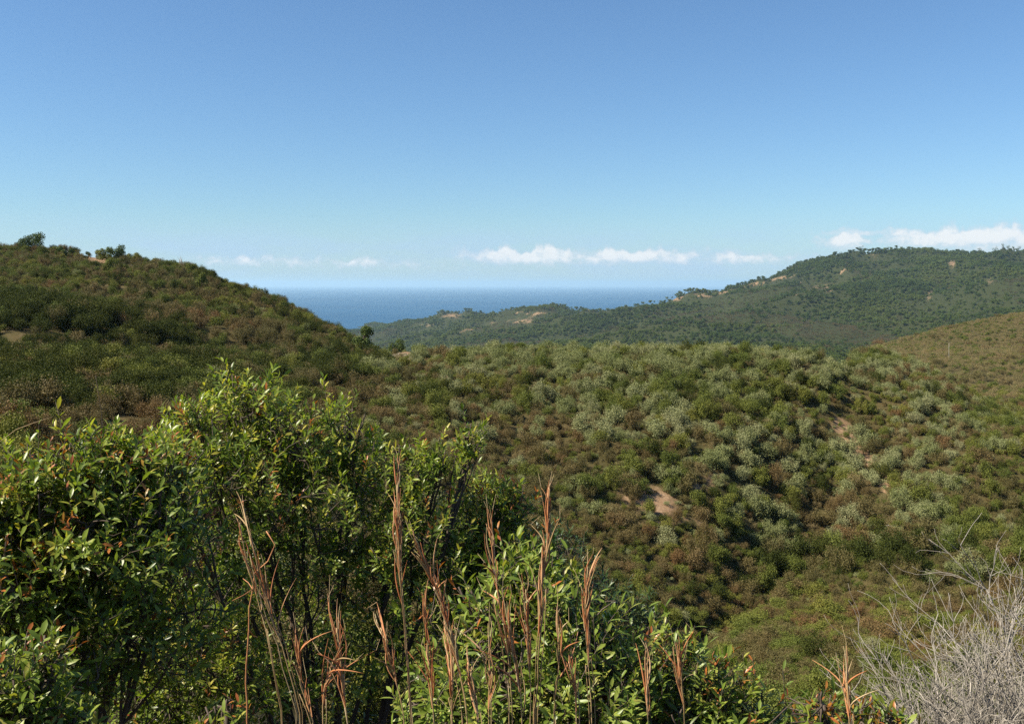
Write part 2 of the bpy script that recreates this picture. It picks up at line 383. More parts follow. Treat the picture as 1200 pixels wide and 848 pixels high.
# repeated maquis shrubs
M['silver'] = leaf_mat('silver_shrub_leaf', [(0, (.11, .12, .050)), (.6, (.19, .205, .090)), (1, (.29, .305, .155))], .7, .14, .1,
                       [(0, (.13, .155, .048)), (.35, (.20, .225, .085)), (.7, (.275, .285, .14)), (1, (.29, .265, .15))])
M['green'] = leaf_mat('green_shrub_leaf', [(0, (.040, .058, .012)), (.6, (.105, .138, .026)), (1, (.20, .225, .045))], .6, .13, .12,
                      [(0, (.052, .075, .016)), (.35, (.105, .125, .026)), (.7, (.165, .168, .034)), (1, (.22, .185, .040))])
M['brown'] = leaf_mat('brown_shrub_leaf', [(0, (.055, .044, .016)), (.6, (.122, .096, .036)), (1, (.21, .168, .070))], .65, .15, .25,
                      [(0, (.090, .092, .028)), (.4, (.135, .118, .038)), (.75, (.165, .112, .044)), (1, (.235, .115, .046))])
M['dark'] = leaf_mat('dark_evergreen_leaf_plus_shade', [(0, (.020, .028, .007)), (.6, (.058, .070, .016)), (1, (.105, .115, .026))], .65, .15, .06,
                     [(0, (.026, .038, .009)), (.5, (.050, .062, .014)), (1, (.085, .085, .020))])  # dark-leaved shrub; its leaf colour also paints shade into the hill folds
M['tan'] = leaf_mat('pale_dry_leaf', [(0, (.12, .10, .045)), (.6, (.23, .19, .090)), (1, (.36, .30, .16))], .7, .2, .1,
                    [(0, (.15, .15, .055)), (.5, (.22, .18, .085)), (1, (.27, .19, .10))])
M['pine'] = leaf_mat('tree_foliage', [(0, (.028, .045, .010)), (.6, (.075, .11, .022)), (1, (.14, .165, .036))], .6, .18, .15,
                     [(0, (.028, .050, .012)), (.35, (.050, .080, .017)), (.7, (.095, .125, .024)), (1, (.135, .135, .030))], .005, .7)
M['heath'] = leaf_mat('heath_foliage', [(0, (.040, .034, .014)), (.6, (.085, .066, .027)), (1, (.13, .10, .04))], .65, .12, .25,
                      [(0, (.06, .062, .020)), (.5, (.095, .072, .030)), (1, (.125, .080, .038))], .006, .6)


def ground_mat():
    m, t, out = new_mat('scrub_soil')
    g = t.node('ShaderNodeNewGeometry'); P = g.outputs['Position']
    bare = t.node('ShaderNodeAttribute', attribute_name='bare').outputs['Fac']
    n1 = t.noise(P, .5, 6, .65); n2 = t.noise(P, .035, 5, .6); n3 = t.noise(P, 6, 4, .6)
    scrub = t.ramp(t.m('ADD', t.m('MULTIPLY', n1, .6), t.m('MULTIPLY', n2, .4)),
                   [(.3, (.035, .034, .012)), (.45, (.06, .052, .020)), (.58, (.085, .066, .028)), (.7, (.115, .08, .036))])
    soil = t.ramp(t.m('ADD', t.m('MULTIPLY', n1, .5), t.m('MULTIPLY', n3, .5)),
                  [(.3, (.15, .092, .050)), (.5, (.235, .150, .085)), (.7, (.36, .26, .17))])
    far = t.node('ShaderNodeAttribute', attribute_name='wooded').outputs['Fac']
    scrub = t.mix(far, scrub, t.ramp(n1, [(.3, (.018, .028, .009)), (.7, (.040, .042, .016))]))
    litter = t.node('ShaderNodeAttribute', attribute_name='litter').outputs['Fac']
    scrub = t.mix(litter, scrub, t.ramp(n3, [(.3, (.020, .016, .009)), (.6, (.055, .040, .022)), (.75, (.11, .08, .045))]))
    f = t.smooth(t.m('ADD', bare, t.m('MULTIPLY', t.m('SUBTRACT', n1, .5), 1.1)), .4, .65)
    b = t.node('ShaderNodeBsdfPrincipled'); t.l.new(t.mix(f, scrub, soil), b.inputs['Base Color'])
    b.inputs['Roughness'].default_value = .95; b.inputs['Specular IOR Level'].default_value = .1
    bp = t.node('ShaderNodeBump'); bp.inputs['Strength'].default_value = .7; bp.inputs['Distance'].default_value = .25
    t.l.new(n1, bp.inputs['Height']); t.l.new(bp.outputs[0], b.inputs['Normal'])
    t.l.new(b.outputs[0], out.inputs[0]); return m


def sea_mat():
    m, t, out = new_mat('sea_water')
    g = t.node('ShaderNodeNewGeometry')
    n = t.noise(g.outputs['Position'], .02, 5, .6); n2 = t.noise(g.outputs['Position'], .0007, 3, .5)
    b = t.node('ShaderNodeBsdfPrincipled')
    t.l.new(t.ramp(n2, [(.3, (.010, .060, .135)), (.7, (.015, .078, .165))]), b.inputs['Base Color'])
    b.inputs['Roughness'].default_value = .5; b.inputs['IOR'].default_value = 1.33
    b.inputs['Specular IOR Level'].default_value = .25
    bp = t.node('ShaderNodeBump'); bp.inputs['Strength'].default_value = .6; bp.inputs['Distance'].default_value = 6
    t.l.new(n, bp.inputs['Height']); t.l.new(bp.outputs[0], b.inputs['Normal'])
    t.l.new(b.outputs[0], out.inputs[0]); return m


# ------------------------------------------------------------------ ground, sea, haze
def blob(px, py, items):
    """how strongly a ground point seen near (px, py) belongs to soft patches (cx, cy, rx, ry, tilt degrees, amount)"""
    s = np.zeros_like(px)
    for cx, cy, rx, ry, tl, amt in items:
        c, sn = math.cos(math.radians(tl)), math.sin(math.radians(tl))
        u = ((px-cx)*c+(py-cy)*sn)/rx; v = (-(px-cx)*sn+(py-cy)*c)/ry
        s = np.maximum(s, amt*np.exp(-(u*u+v*v)))
    return s


BARE_NEAR = [(1005, 525, 66, 15, 46, .78), (1045, 572, 28, 18, 40, .75), (985, 487, 22, 6, 40, .8), (885, 415, 26, 4, 8, .8), (905, 425, 14, 4, 0, .7),
             (770, 592, 70, 26, 20, .74), (820, 565, 40, 16, 0, .66), (720, 520, 30, 10, 0, .35), (1110, 545, 40, 5, 38, .5), (474, 405, 26, 17, 20, 1.5),
             (108, 299, 28, 9, 10, 1.4), (150, 301, 20, 3, 8, .9), (60, 300, 20, 4, 0, .6), (520, 440, 26, 6, 30, .6), (215, 350, 36, 4, 16, .6), (320, 380, 44, 4, 18, .65), (400, 402, 30, 4, 18, .55), (270, 335, 20, 3, 16, .5), (690, 492, 40, 12, 0, .35)]
BARE_FAR = [(915, 326, 30, 3, -12, .85), (850, 342, 24, 3, -8, .9), (885, 333, 20, 2.6, -10, .95), (960, 336, 30, 3.5, -8, .75), (1020, 300, 18, 3, 0, .9), (1116, 309, 8, 7, 0, .8),
            (1090, 345, 6, 14, 25, .7), (1160, 330, 9, 6, 0, .7), (610, 376, 26, 4, 0, .9), (560, 383, 40, 3, -14, .85), (530, 370, 26, 5, 0, .8), (500, 381, 20, 3, 0, .7),
            (620, 367, 40, 2.5, 2, .9), (700, 362, 30, 3, -3, .7), (660, 373, 20, 3, 0, .6), (760, 352, 40, 3, -4, .8), (820, 346, 24, 3, 0, .9), (985, 318, 14, 4, -10, .9), (945, 330, 16, 2, -8, .9), (975, 341, 12, 2, 0, .9), (930, 345, 18, 2, -6, .8), (800, 349, 30, 2, -6, 1.0), (1030, 312, 10, 3, 20, .7)]


def terrain():
    af = np.concatenate([np.linspace(-math.pi, -.8, 130)[:-1], np.linspace(-.8, .8, 760), np.linspace(.8, math.pi, 130)[1:]])
    rr = np.exp(np.linspace(math.log(.5), math.log(6500), 720))
    A, R = np.meshgrid(af[:-1], rr, indexing='ij')
    x, y = R*np.sin(A), R*np.cos(A); z = H(x, y)
    yy = np.where(y > .2, y, np.nan); px = CX+F*x/yy; py = HZ-(z-EYE)/yy*F
    px = np.nan_to_num(px, nan=-9999, posinf=-9999, neginf=-9999); py = np.nan_to_num(py, nan=-9999, posinf=-9999, neginf=-9999)
    bare = np.where(R < 700, blob(px, py, BARE_NEAR)*.92, blob(px, py, BARE_FAR)*.78)
    na, nr = A.shape
    V = np.stack([x, y, z], -1).reshape(-1, 3)
    V = np.concatenate([V, [[0, 0, H1(0, .5)]]])
    i, j = np.meshgrid(np.arange(na), np.arange(nr-1), indexing='ij'); i2 = (i+1) % na
    Q = np.stack([i*nr+j, i*nr+j+1, i2*nr+j+1, i2*nr+j], -1).reshape(-1, 4)
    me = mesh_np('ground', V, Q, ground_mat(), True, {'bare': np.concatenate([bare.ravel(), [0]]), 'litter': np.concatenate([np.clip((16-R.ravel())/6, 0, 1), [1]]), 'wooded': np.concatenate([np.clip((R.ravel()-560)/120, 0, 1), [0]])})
    o = link('ground', me); tag(o, kind='structure')


def sea():
    na = 256; rr = np.exp(np.linspace(math.log(1200), math.log(62000), 60))
    A = np.linspace(0, 2*math.pi, na, endpoint=False); A, R = np.meshgrid(A, rr, indexing='ij'); nr = len(rr)
    V = np.stack([R*np.sin(A), R*np.cos(A), 0*R], -1).reshape(-1, 3)
    i, j = np.meshgrid(np.arange(na), np.arange(nr-1), indexing='ij'); i2 = (i+1) % na
    Q = np.stack([i*nr+j, i*nr+j+1, i2*nr+j+1, i2*nr+j], -1).reshape(-1, 4)
    tag(link('sea', mesh_np('sea', V, Q, sea_mat(), True)), kind='structure')


HAZE_DENSITY = 0.5e-4


def haze():
    m, t, out = new_mat('haze_air')
    v = t.node('ShaderNodeVolumePrincipled')
    v.inputs['Color'].default_value = (.58, .83, 1.0, 1); v.inputs['Density'].default_value = HAZE_DENSITY
    v.inputs['Anisotropy'].default_value = .2
    t.l.new(v.outputs[0], out.inputs['Volume'])
    X, z0, z1 = 64000, -60, EYE+150
    V = np.array([[sx*X, sy*X, z] for z in (z0, z1) for sy in (-1, 1) for sx in (-1, 1)], float)
    Q = np.array([[0, 2, 3, 1], [4, 5, 7, 6], [0, 1, 5, 4], [2, 6, 7, 3], [0, 4, 6, 2], [1, 3, 7, 5]])
    tag(link('haze', mesh_np('haze', V, Q, m)), 'pale blue haze lying over the sea and the far hills', 'haze', kind='stuff')


def dirt_track():
    m, t, out = new_mat('track_earth')
    g = t.node('ShaderNodeNewGeometry'); n = t.noise(g.outputs['Position'], 1.6, 6, .65)
    b = t.node('ShaderNodeBsdfPrincipled'); t.l.new(t.ramp(n, [(.3, (.11, .085, .055)), (.55, (.17, .128, .085)), (.75, (.24, .19, .135))]), b.inputs['Base Color'])
    b.inputs['Roughness'].default_value = .95; t.l.new(b.outputs[0], out.inputs[0])
    C = np.array([[(px-CX)/F*Y, Y] for px, Y in [(480, 107), (477, 112), (470, 118), (460, 126), (450, 134), (440, 146)]])
    L = np.linspace(0, 1, len(C)); P = pchip(L, C, np.linspace(0, 1, 40)); d = unit(np.gradient(P, axis=0)); nrm = np.stack([d[:, 1], -d[:, 0]], -1)
    w = np.linspace(-1.15, 1.15, 9); e = 1+.18*np.sin(np.arange(40)*1.3)
    G = P[:, None]+nrm[:, None]*(w[None, :, None]*e[:, None, None]); z = H(G[..., 0], G[..., 1])+.03-.05*np.exp(-((np.abs(w)-.6)/.25)**2)[None]+.03
    V = np.concatenate([G, z[..., None]], -1).reshape(-1, 3); i, j = np.meshgrid(np.arange(39), np.arange(8), indexing='ij')
    Q = np.stack([i*9+j, (i+1)*9+j, (i+1)*9+j+1, i*9+j+1], -1).reshape(-1, 4)
    tag(link('dirt_track', mesh_np('dirt_track', V, Q[:, ::-1], m, True)), kind='structure')


terrain(); sea(); haze(); dirt_track()

# ------------------------------------------------------------------ repeated shrubs of the hillsides
def shrub_mesh(name, mat, seed, n=2400, style='dome'):
    """a maquis shrub about 1 m tall and 1.2 m wide: lumpy, gappy crown of leaf sprays on a few twigs"""
    global rng
    keep = rng; rng = np.random.default_rng(seed); b = Buf()
    nl = rng.integers(7, 12)
    th = rng.uniform(0, 2*math.pi, nl); rad = .40*np.sqrt(rng.uniform(0, 1, nl))
    C = np.stack([rad*np.cos(th), rad*np.sin(th), rng.uniform(.30, .72, nl)-rad*.35], -1); R = rng.uniform(.16, .32, nl)
    for c in C:
        mid = c*np.array([.4, .4, .5])+rng.normal(0, .03, 3)
        b.tube([[0, 0, -.12], mid, c], [.022, .015, .006], 3, .12)
    w = R**2/np.sum(R**2)
    # sprays: short upright shoots that carry many small leaves
    k = rng.choice(nl, n//14, p=w); d = unit(rng.normal(size=(len(k), 3))+np.array([0, 0, .45]))
    tip = C[k]+d*R[k][:, None]*rng.uniform(.55, 1.12, len(k))[:, None]
    if style == 'spiky': tip[:, 2] += rng.uniform(0, .22, len(k))
    tip[:, 2] = np.maximum(tip[:, 2], .03)
    m = 14; base = np.repeat(tip, m, 0); dd = np.repeat(d, m, 0)
    off = rng.normal(size=base.shape)*(.055 if style == 'dome' else .035)
    if style == 'spiky': off[:, 2] *= 2.6
    P = base+off-dd*rng.uniform(0, .10, len(base))[:, None]; P[:, 2] = np.maximum(P[:, 2], .01)
    N = unit(dd*.7+unit(rng.normal(size=P.shape)))
    spray = np.repeat(rng.uniform(.15, .85, len(k)), m)
    tint = np.clip(spray+rng.normal(0, .12, len(P)), 0, 1)
    if style == 'spiky': b.chips(P, N, rng.uniform(.05, .10, len(P)), .017, tint, 1.5)
    else: b.chips(P, N, rng.uniform(.032, .066, len(P)), rng.uniform(.018, .034, len(P)), tint)
    me = b.mesh(name, mat, False); rng = keep; return me


def tree_mesh_far(name, mat, seed, n=420):
    """tree of the far woods, 1 unit tall"""
    global rng
    keep = rng; rng = np.random.default_rng(seed); b = Buf()
    b.tube([[0, 0, -.05], [.02, .01, .4], [0, .02, .75]], [.035, .025, .01], 4, .1)
    nl = 9; th = rng.uniform(0, 6.283, nl); rad = rng.uniform(.05, .30, nl)
    C = np.stack([rad*np.cos(th), rad*np.sin(th), rng.uniform(.20, .80, nl)], -1); R = rng.uniform(.13, .24, nl)
    k = rng.integers(0, nl, n); d = unit(rng.normal(size=(n, 3))+np.array([0, 0, .3]))
    P = C[k]+d*R[k][:, None]*rng.uniform(.6, 1.1, n)[:, None]
    b.chips(P, unit(d+rng.normal(0, .6, d.shape)), rng.uniform(.09, .16, n), rng.uniform(.06, .1, n), np.clip(rng.uniform(.2, .8, nl)[k]+rng.normal(0, .12, n), 0, 1))
    me = b.mesh(name, mat, False); rng = keep; return me


PROTO = {
 'silver': [shrub_mesh('grey_green_shrub', M['silver'], 100+i, 2600) for i in range(5)],
 'green': [shrub_mesh('green_shrub', M['green'], 200+i, 2600) for i in range(5)],
 'brown': [shrub_mesh('brown_shrub', M['brown'], 300+i, 2400, 'spiky' if i % 2 else 'dome') for i in range(5)],
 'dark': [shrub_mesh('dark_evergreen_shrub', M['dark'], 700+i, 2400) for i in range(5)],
 'tan': [shrub_mesh('pale_dry_shrub', M['tan'], 600+i, 900, 'spiky' if i else 'dome') for i in range(3)],
 'wood': [tree_mesh_far('far_tree', M['pine'], 400+i) for i in range(4)],
 'heath': [shrub_mesh('far_heath', M['heath'], 500+i, 500) for i in range(3)],
}


def scatter(name, meshes, P, S, R, I, label, cat):
    """ONE object of uncountable growth: instances on points"""
    coll = bpy.data.collections.new(name+'_kinds')
    for i, me in enumerate(meshes):
        coll.objects.link(bpy.data.objects.new('%s_%02d' % (me.name.split('.')[0], i), me))
    me = bpy.data.meshes.new(name); me.vertices.add(len(P)); me.vertices.foreach_set('co', np.ascontiguousarray(P, np.float32).ravel())
    a = me.attributes.new('scl', 'FLOAT_VECTOR', 'POINT'); a.data.foreach_set('vector', np.ascontiguousarray(S, np.float32).ravel())
    a = me.attributes.new('rot', 'FLOAT_VECTOR', 'POINT'); a.data.foreach_set('vector', np.ascontiguousarray(R, np.float32).ravel())
    a = me.attributes.new('pick', 'INT', 'POINT'); a.data.foreach_set('value', np.ascontiguousarray(I, np.int32))
    o = link(name, me); tag(o, label, cat, kind='stuff')
    ng = bpy.data.node_groups.new(name, 'GeometryNodeTree')
    ng.interface.new_socket('Geometry', in_out='INPUT', socket_type='NodeSocketGeometry')
    ng.interface.new_socket('Geometry', in_out='OUTPUT', socket_type='NodeSocketGeometry')
    N = ng.nodes; Lk = ng.links.new
    gi, go = N.new('NodeGroupInput'), N.new('NodeGroupOutput')
    ci = N.new('GeometryNodeCollectionInfo'); ci.inputs[0].default_value = coll; ci.inputs['Separate Children'].default_value = True; ci.inputs['Reset Children'].default_value = True
    def attr(nm, ty):
        n = N.new('GeometryNodeInputNamedAttribute'); n.data_type = ty; n.inputs[0].default_value = nm; return n.outputs[0]
    ip = N.new('GeometryNodeInstanceOnPoints'); ip.inputs['Pick Instance'].default_value = True
    e2r = N.new('FunctionNodeEulerToRotation')
    Lk(gi.outputs[0], ip.inputs['Points']); Lk(ci.outputs[0], ip.inputs['Instance'])
    Lk(attr('pick', 'INT'), ip.inputs['Instance Index']); Lk(attr('rot', 'FLOAT_VECTOR'), e2r.inputs[0]); Lk(e2r.outputs[0], ip.inputs['Rotation'])
    Lk(attr('scl', 'FLOAT_VECTOR'), ip.inputs['Scale']); Lk(ip.outputs[0], go.inputs[0])
    md = o.modifiers.new('growth', 'NODES'); md.node_group = ng
    return o


# what shows: highest sight line so far along each column of view
VY = np.exp(np.linspace(math.log(8), math.log(4000), 520)); VP = np.linspace(-250, 1450, 500)
_gx = (VP[:, None]-CX)/F*VY[None]; _gz = H(_gx, np.broadcast_to(VY, _gx.shape))
HORIZ = np.maximum.accumulate((_gz-EYE)/VY[None], axis=1)      # slope of the sight line


def seen(x, y, z, lift):
    px = CX+F*x/y
    i = np.clip(((px-VP[0])/(VP[1]-VP[0])).astype(int), 0, len(VP)-1)
    j = np.clip(((np.log(y*.97)-math.log(8))/(math.log(4000/8))*519).astype(int), 0, 519)
    return (z+lift-EYE)/y > HORIZ[i, j]


def field(y0, y1, cell, umax=.66, jit=.48):
    """jittered grid of ground points in the wedge of view between two depths"""
    xs = np.arange(-y1*umax, y1*umax, cell); ys = np.arange(y0, y1, cell)
    X, Y = np.meshgrid(xs, ys); X = X.ravel()+rng.uniform(-jit, jit, X.size)*cell; Y = Y.ravel()+rng.uniform(-jit, jit, Y.size)*cell
    k = np.abs(X) < Y*umax+4; X, Y = X[k], Y[k]; Z = H(X, Y)
    return X, Y, Z, CX+F*X/Y, HZ-(Z-EYE)/Y*F


GREENISH = [(90, 440, 110, 26, 8, .75), (250, 332, 60, 14, 15, .6), (350, 435, 60, 14, 0, .6), (1060, 530, 60, 30, 20, .55), (830, 640, 120, 24, 4, .6), (930, 560, 60, 30, 0, .35), (620, 440, 60, 20, 0, .35),
            (1180, 530, 50, 30, 0, .5), (60, 340, 60, 20, 0, .35), (860, 480, 120, 50, 0, .3)]
BROWNISH = [(720, 645, 120, 50, 10, 2.2), (900, 755, 160, 50, 0, 2.2), (600, 520, 60, 40, 0, .6), (170, 330, 150, 22, 18, .5), (250, 390, 160, 14, 12, .55), (1120, 445, 120, 26, 14, .55),
            (1080, 700, 120, 40, 0, .5), (760, 590, 80, 26, 10, .8), (480, 450, 40, 20, 0, .5), (1050, 550, 50, 30, 40, .5), (430, 490, 60, 40, 0, .5)]
SILVERY = [(760, 418, 330, 40, 0, 1.7), (900, 560, 160, 60, 0, .8), (960, 620, 120, 40, 0, .8), (700, 500, 160, 50, 0, .55), (1080, 500, 90, 24, 15, .7)]


def plant_hills():
    X, Y, Z, px, py = field(21, 212, .98)
    ok = seen(X, Y, Z, 1.6) & (px > -260) & (px < 1460)
    TR = np.array([[(a-CX)/F*b, b] for a, b in [(474, 104), (476, 110), (473, 117), (464, 125), (452, 134)]])
    ok &= (line_dist(X, Y, TR) > .95) & (line_dist(X, Y, TR-np.array([[0, 6.]])) > .7)
    bare = np.maximum(blob(px, py, BARE_NEAR), blob(px, py-8, [(468, 404, 16, 10, 25, .9), (112, 299, 30, 7, 10, 1.3), (1010, 528, 66, 14, 46, .42)]))
    ok &= rng.uniform(0, 1, len(X)) > np.clip(bare*1.05-.12, 0, .96)
    X, Y, Z, px, py = X[ok], Y[ok], Z[ok], px[ok], py[ok]
    n = len(X); patch = fbm(X*.12, Y*.12, 3, 40); patch2 = fbm(X*.05, Y*.05, 2, 41)
    wg = .16+blob(px, py, GREENISH)*1.5+np.clip(patch-.52, 0, 1)**1.0*6
    wb = .22+blob(px, py, BROWNISH)*2.4+np.clip(.48-patch, 0, 1)*6
    ws = .06+blob(px, py, SILVERY)*1.7*np.clip(.4+1.4*fbm(X*.09+9, Y*.09, 3, 44), 0, 2)
    terr = blob(px, py, [(900, 765, 190, 55, 0, 1.0)]); wg = wg*(1-.8*terr); wb = wb*(1+.8*terr)
    left = np.clip((470-px)/60, 0, 1); ws *= 1-.85*left; wg *= 1+.15*left; wb *= 1+.45*left
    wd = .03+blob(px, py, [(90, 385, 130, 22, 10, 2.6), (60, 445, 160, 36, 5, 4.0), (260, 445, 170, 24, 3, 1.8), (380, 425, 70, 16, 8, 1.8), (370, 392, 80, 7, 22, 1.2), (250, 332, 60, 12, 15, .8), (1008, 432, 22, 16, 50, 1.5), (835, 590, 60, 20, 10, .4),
                           (970, 662, 140, 10, -3, 1.3), (820, 690, 30, 26, -40, 1.2), (860, 480, 120, 60, 0, .25), (180, 345, 120, 20, 15, .5), (620, 450, 60, 20, 0, .3)])  # dark kind weighted towards shaded folds, deepening their shade by leaf colour
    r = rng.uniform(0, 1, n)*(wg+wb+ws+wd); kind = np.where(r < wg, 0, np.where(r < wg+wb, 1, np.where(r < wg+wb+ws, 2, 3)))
    size = np.exp(rng.normal(0, .42, n))*np.where((px < 470) & (Y > 85), 1.3, 1)*np.choose(kind, [1.2, .82, 1.12, 1.3])*(.5+1.0*patch2)
    # tall thicket in the fold of the left hill, its dark leaves standing in for shade, low scrub on the near terrace
    size *= 1+.55*blob(px, py, [(70, 440, 190, 34, 6, 1.0)])+.35*blob(px, py, [(250, 335, 90, 30, 10, 1), (860, 440, 170, 60, 0, .8), (960, 560, 120, 60, 0, .8)])
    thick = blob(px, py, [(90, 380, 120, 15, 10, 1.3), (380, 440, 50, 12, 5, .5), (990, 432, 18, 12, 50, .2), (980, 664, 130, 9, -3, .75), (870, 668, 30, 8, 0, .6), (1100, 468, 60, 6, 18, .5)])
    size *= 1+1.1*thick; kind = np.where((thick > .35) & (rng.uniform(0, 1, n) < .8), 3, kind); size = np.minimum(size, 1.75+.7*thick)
    size *= np.where((py > 690) & (px > 560), .72, 1)
    dens_keep = rng.uniform(0, 1, n) < np.where(size > 1.3, .72, .93)*np.where((px < 470) & (Y > 85), .8, 1)*np.clip(.6+1.0*fbm(X*.2, Y*.2, 2, 47), .5, 1); X, Y, Z, px, py, kind, size = [v[dens_keep] for v in (X, Y, Z, px, py, kind, size)]
    n = len(X)
    S = np.stack([size*rng.uniform(.85, 1.2, n), size*rng.uniform(.85, 1.2, n), size*rng.uniform(.85, 1.3, n)], -1)
    R = np.stack([rng.uniform(-.12, .12, n), rng.uniform(-.12, .12, n), rng.uniform(0, 6.283, n)], -1)
    I = rng.integers(0, 5, n); P = np.stack([X, Y, Z-.03], -1)
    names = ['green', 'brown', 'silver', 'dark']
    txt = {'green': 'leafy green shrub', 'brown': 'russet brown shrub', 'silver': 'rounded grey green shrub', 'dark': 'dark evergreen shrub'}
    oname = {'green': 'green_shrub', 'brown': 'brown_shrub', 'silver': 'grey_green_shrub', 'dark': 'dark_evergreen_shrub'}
    vis = seen(X, Y, Z, .45*size) & (px > 5) & (px < 1195) & (py < 846)
    hidden_by_bush = ((px < 620) & (py > 505)) | ((px < 215) & (py > 478)) | ((px > 1040) & (py > 690)) | ((px > 560) & (px < 1000) & (py > 690+(px-600)*.32))
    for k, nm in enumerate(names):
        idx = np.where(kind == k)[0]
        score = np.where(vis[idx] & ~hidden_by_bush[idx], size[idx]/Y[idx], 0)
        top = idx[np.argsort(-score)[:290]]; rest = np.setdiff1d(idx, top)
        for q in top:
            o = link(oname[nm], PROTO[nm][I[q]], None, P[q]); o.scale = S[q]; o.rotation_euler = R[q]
            x_, y_ = px[q], py[q]
            zone = ('on the left hillside' if x_ < 455 and y_ < 520 else
                    'on the near terrace below the dark gully' if y_ > 690 and x_ > 560 or y_ > 665 and x_ > 830 else
                    'on the right shoulder of the knoll beyond the orange scar' if x_ > 1020 else
                    'on the upper slope of the central knoll' if y_ < 520 else
                    'low on the central knoll above the gully')
            tag(o, '%s %s' % (txt[nm], zone), 'shrub', '%ss %s' % (txt[nm], zone))
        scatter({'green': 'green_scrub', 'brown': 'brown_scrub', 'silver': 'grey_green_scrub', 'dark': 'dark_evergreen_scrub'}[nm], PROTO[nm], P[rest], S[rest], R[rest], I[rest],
                {'green': 'mass of green scrub covering the hillsides beyond the nearest shrubs', 'brown': 'mass of russet brown scrub covering the hillsides', 'silver': 'mass of grey green scrub covering the knoll', 'dark': 'mass of dark evergreen scrub, its leaf colour adding painted shade in the folds of the hillsides'}[nm], 'scrub')


def plant_low():
    X, Y, Z, px, py = field(22, 120, .55)
    ok = seen(X, Y, Z, .9) & (px > 380) & (px < 1420)
    bare = blob(px, py, BARE_NEAR); ok &= rng.uniform(0, 1, len(X)) < np.where(py > 600, 1, .8)
    X, Y, Z, px, py, bare = [v[ok] for v in (X, Y, Z, px, py, bare)]; n = len(X)
    g = rng.uniform(0, 1, n) < np.clip((fbm(X*.15, Y*.15, 3, 70)-.42)*2.5, .06, .7)*np.where(py > 680, .2, 1)
    s = np.exp(rng.normal(0, .35, n))*.50; tuft = rng.uniform(0, 1, n) < np.clip(bare*1.3-.1, .04, .9); s = np.where(tuft, s*np.where(bare > .3, .55, .9), s)
    keep = ~(tuft & (rng.uniform(0, 1, n) < .35))
    S = np.stack([s*1.2, s*1.2, s*.85], -1); R = np.stack([0*s, 0*s, rng.uniform(0, 6.28, n)], -1); I = np.where(g, rng.integers(0, 3, n), 3+rng.integers(0, 4, n)); I = np.where(tuft, 7+rng.integers(0, 3, n), I); I = np.where((py < 620) & ~tuft & (rng.uniform(0, 1, n) < .4), 10+rng.integers(0, 2, n), I)
    scatter('low_scrub', PROTO['green'][:3]+PROTO['brown'][:4]+PROTO['tan']+PROTO['silver'][:2], np.stack([X, Y, Z-.03], -1)[keep], S[keep], R[keep], I[keep], 'low brown and olive heath filling the ground between the shrubs of the valley', 'scrub')


def plant_far():
    # grey-brown hill at the right, 160 to 560 m
    X, Y, Z, px, py = field(212, 620, 1.9)
    ok = seen(X, Y, Z, 3) & (px > -200) & (px < 1450); X, Y, Z, px, py = [v[ok] for v in (X, Y, Z, px, py)]
    n = len(X); patch = fbm(X*.03, Y*.03, 3, 50); g = rng.uniform(0, 1, n) < np.clip((patch-.62)*3, .02, .5)
    s = np.exp(rng.normal(0, .3, n))*np.where(g, 2.0, 1.35)
    S = np.stack([s*1.2, s*1.2, s*.8], -1); R = np.stack([0*s, 0*s, rng.uniform(0, 6.28, n)], -1)
    P = np.stack([X, Y, Z-.05], -1); I = np.where(g, rng.integers(0, 3, n), 3+rng.integers(0, 3, n))
    I = np.where(~g & (rng.uniform(0, 1, n) < .72), 6+rng.integers(0, 3, n), I)
    scatter('hill_scrub', PROTO['green'][:3]+PROTO['brown'][:3]+PROTO['tan'], P, S, R, I, 'low grey brown scrub covering the hill at the right behind the knoll', 'scrub')
    # wooded mountains
    X, Y, Z, px, py = field(700, 3500, 6.2)
    ok = seen(X, Y, Z, 14) & (px > -150) & (px < 1400) & (Z > 6)
    bare = np.maximum(blob(px, py, BARE_FAR), blob(px, py-5, BARE_FAR)); ok &= rng.uniform(0, 1, len(X)) > np.clip(bare*1.25, 0, .93)
    X, Y, Z, px, py = [v[ok] for v in (X, Y, Z, px, py)]
    n = len(X); patch = fbm(X*.006, Y*.006, 4, 60)
    heath = np.clip((patch-.5)*4+blob(px, py, [(960, 388, 110, 20, 8, 1.8), (870, 374, 70, 12, -10, 1.1), (1060, 374, 60, 14, -20, 1.2), (560, 380, 70, 14, 0, .7), (1190, 350, 40, 10, 0, .7)]), 0, .95)
    h = rng.uniform(0, 1, n) < heath
    clump = fbm(X*.012, Y*.012, 3, 66)
    s = np.minimum(np.exp(rng.normal(0, .42, n))*(.55+.8*clump), 1.35)
    a = ~h & (rng.uniform(0, 1, n) < np.clip((clump-.2)*4, .45, 1))
    P = np.stack([X, Y, Z-.3], -1); R = np.stack([0*s, 0*s, rng.uniform(0, 6.28, n)], -1)
    dk = np.clip(.62+(Y-700)/2600, .62, 1.05); S = np.stack([s*8.0*dk, s*8.0*dk, s*5.0*dk], -1)
    scatter('far_wood', PROTO['wood'], P[a], S[a], R[a], rng.integers(0, 4, a.sum()), 'dark green wood covering the far mountain', 'wood')
    S2 = np.stack([s*7, s*7, s*3.0], -1)
    scatter('far_heath', PROTO['heath'], P[h], S2[h], R[h], rng.integers(0, 3, h.sum()), 'dark brown heath patches between the woods on the far mountain', 'heath')


plant_hills(); plant_low(); plant_far()

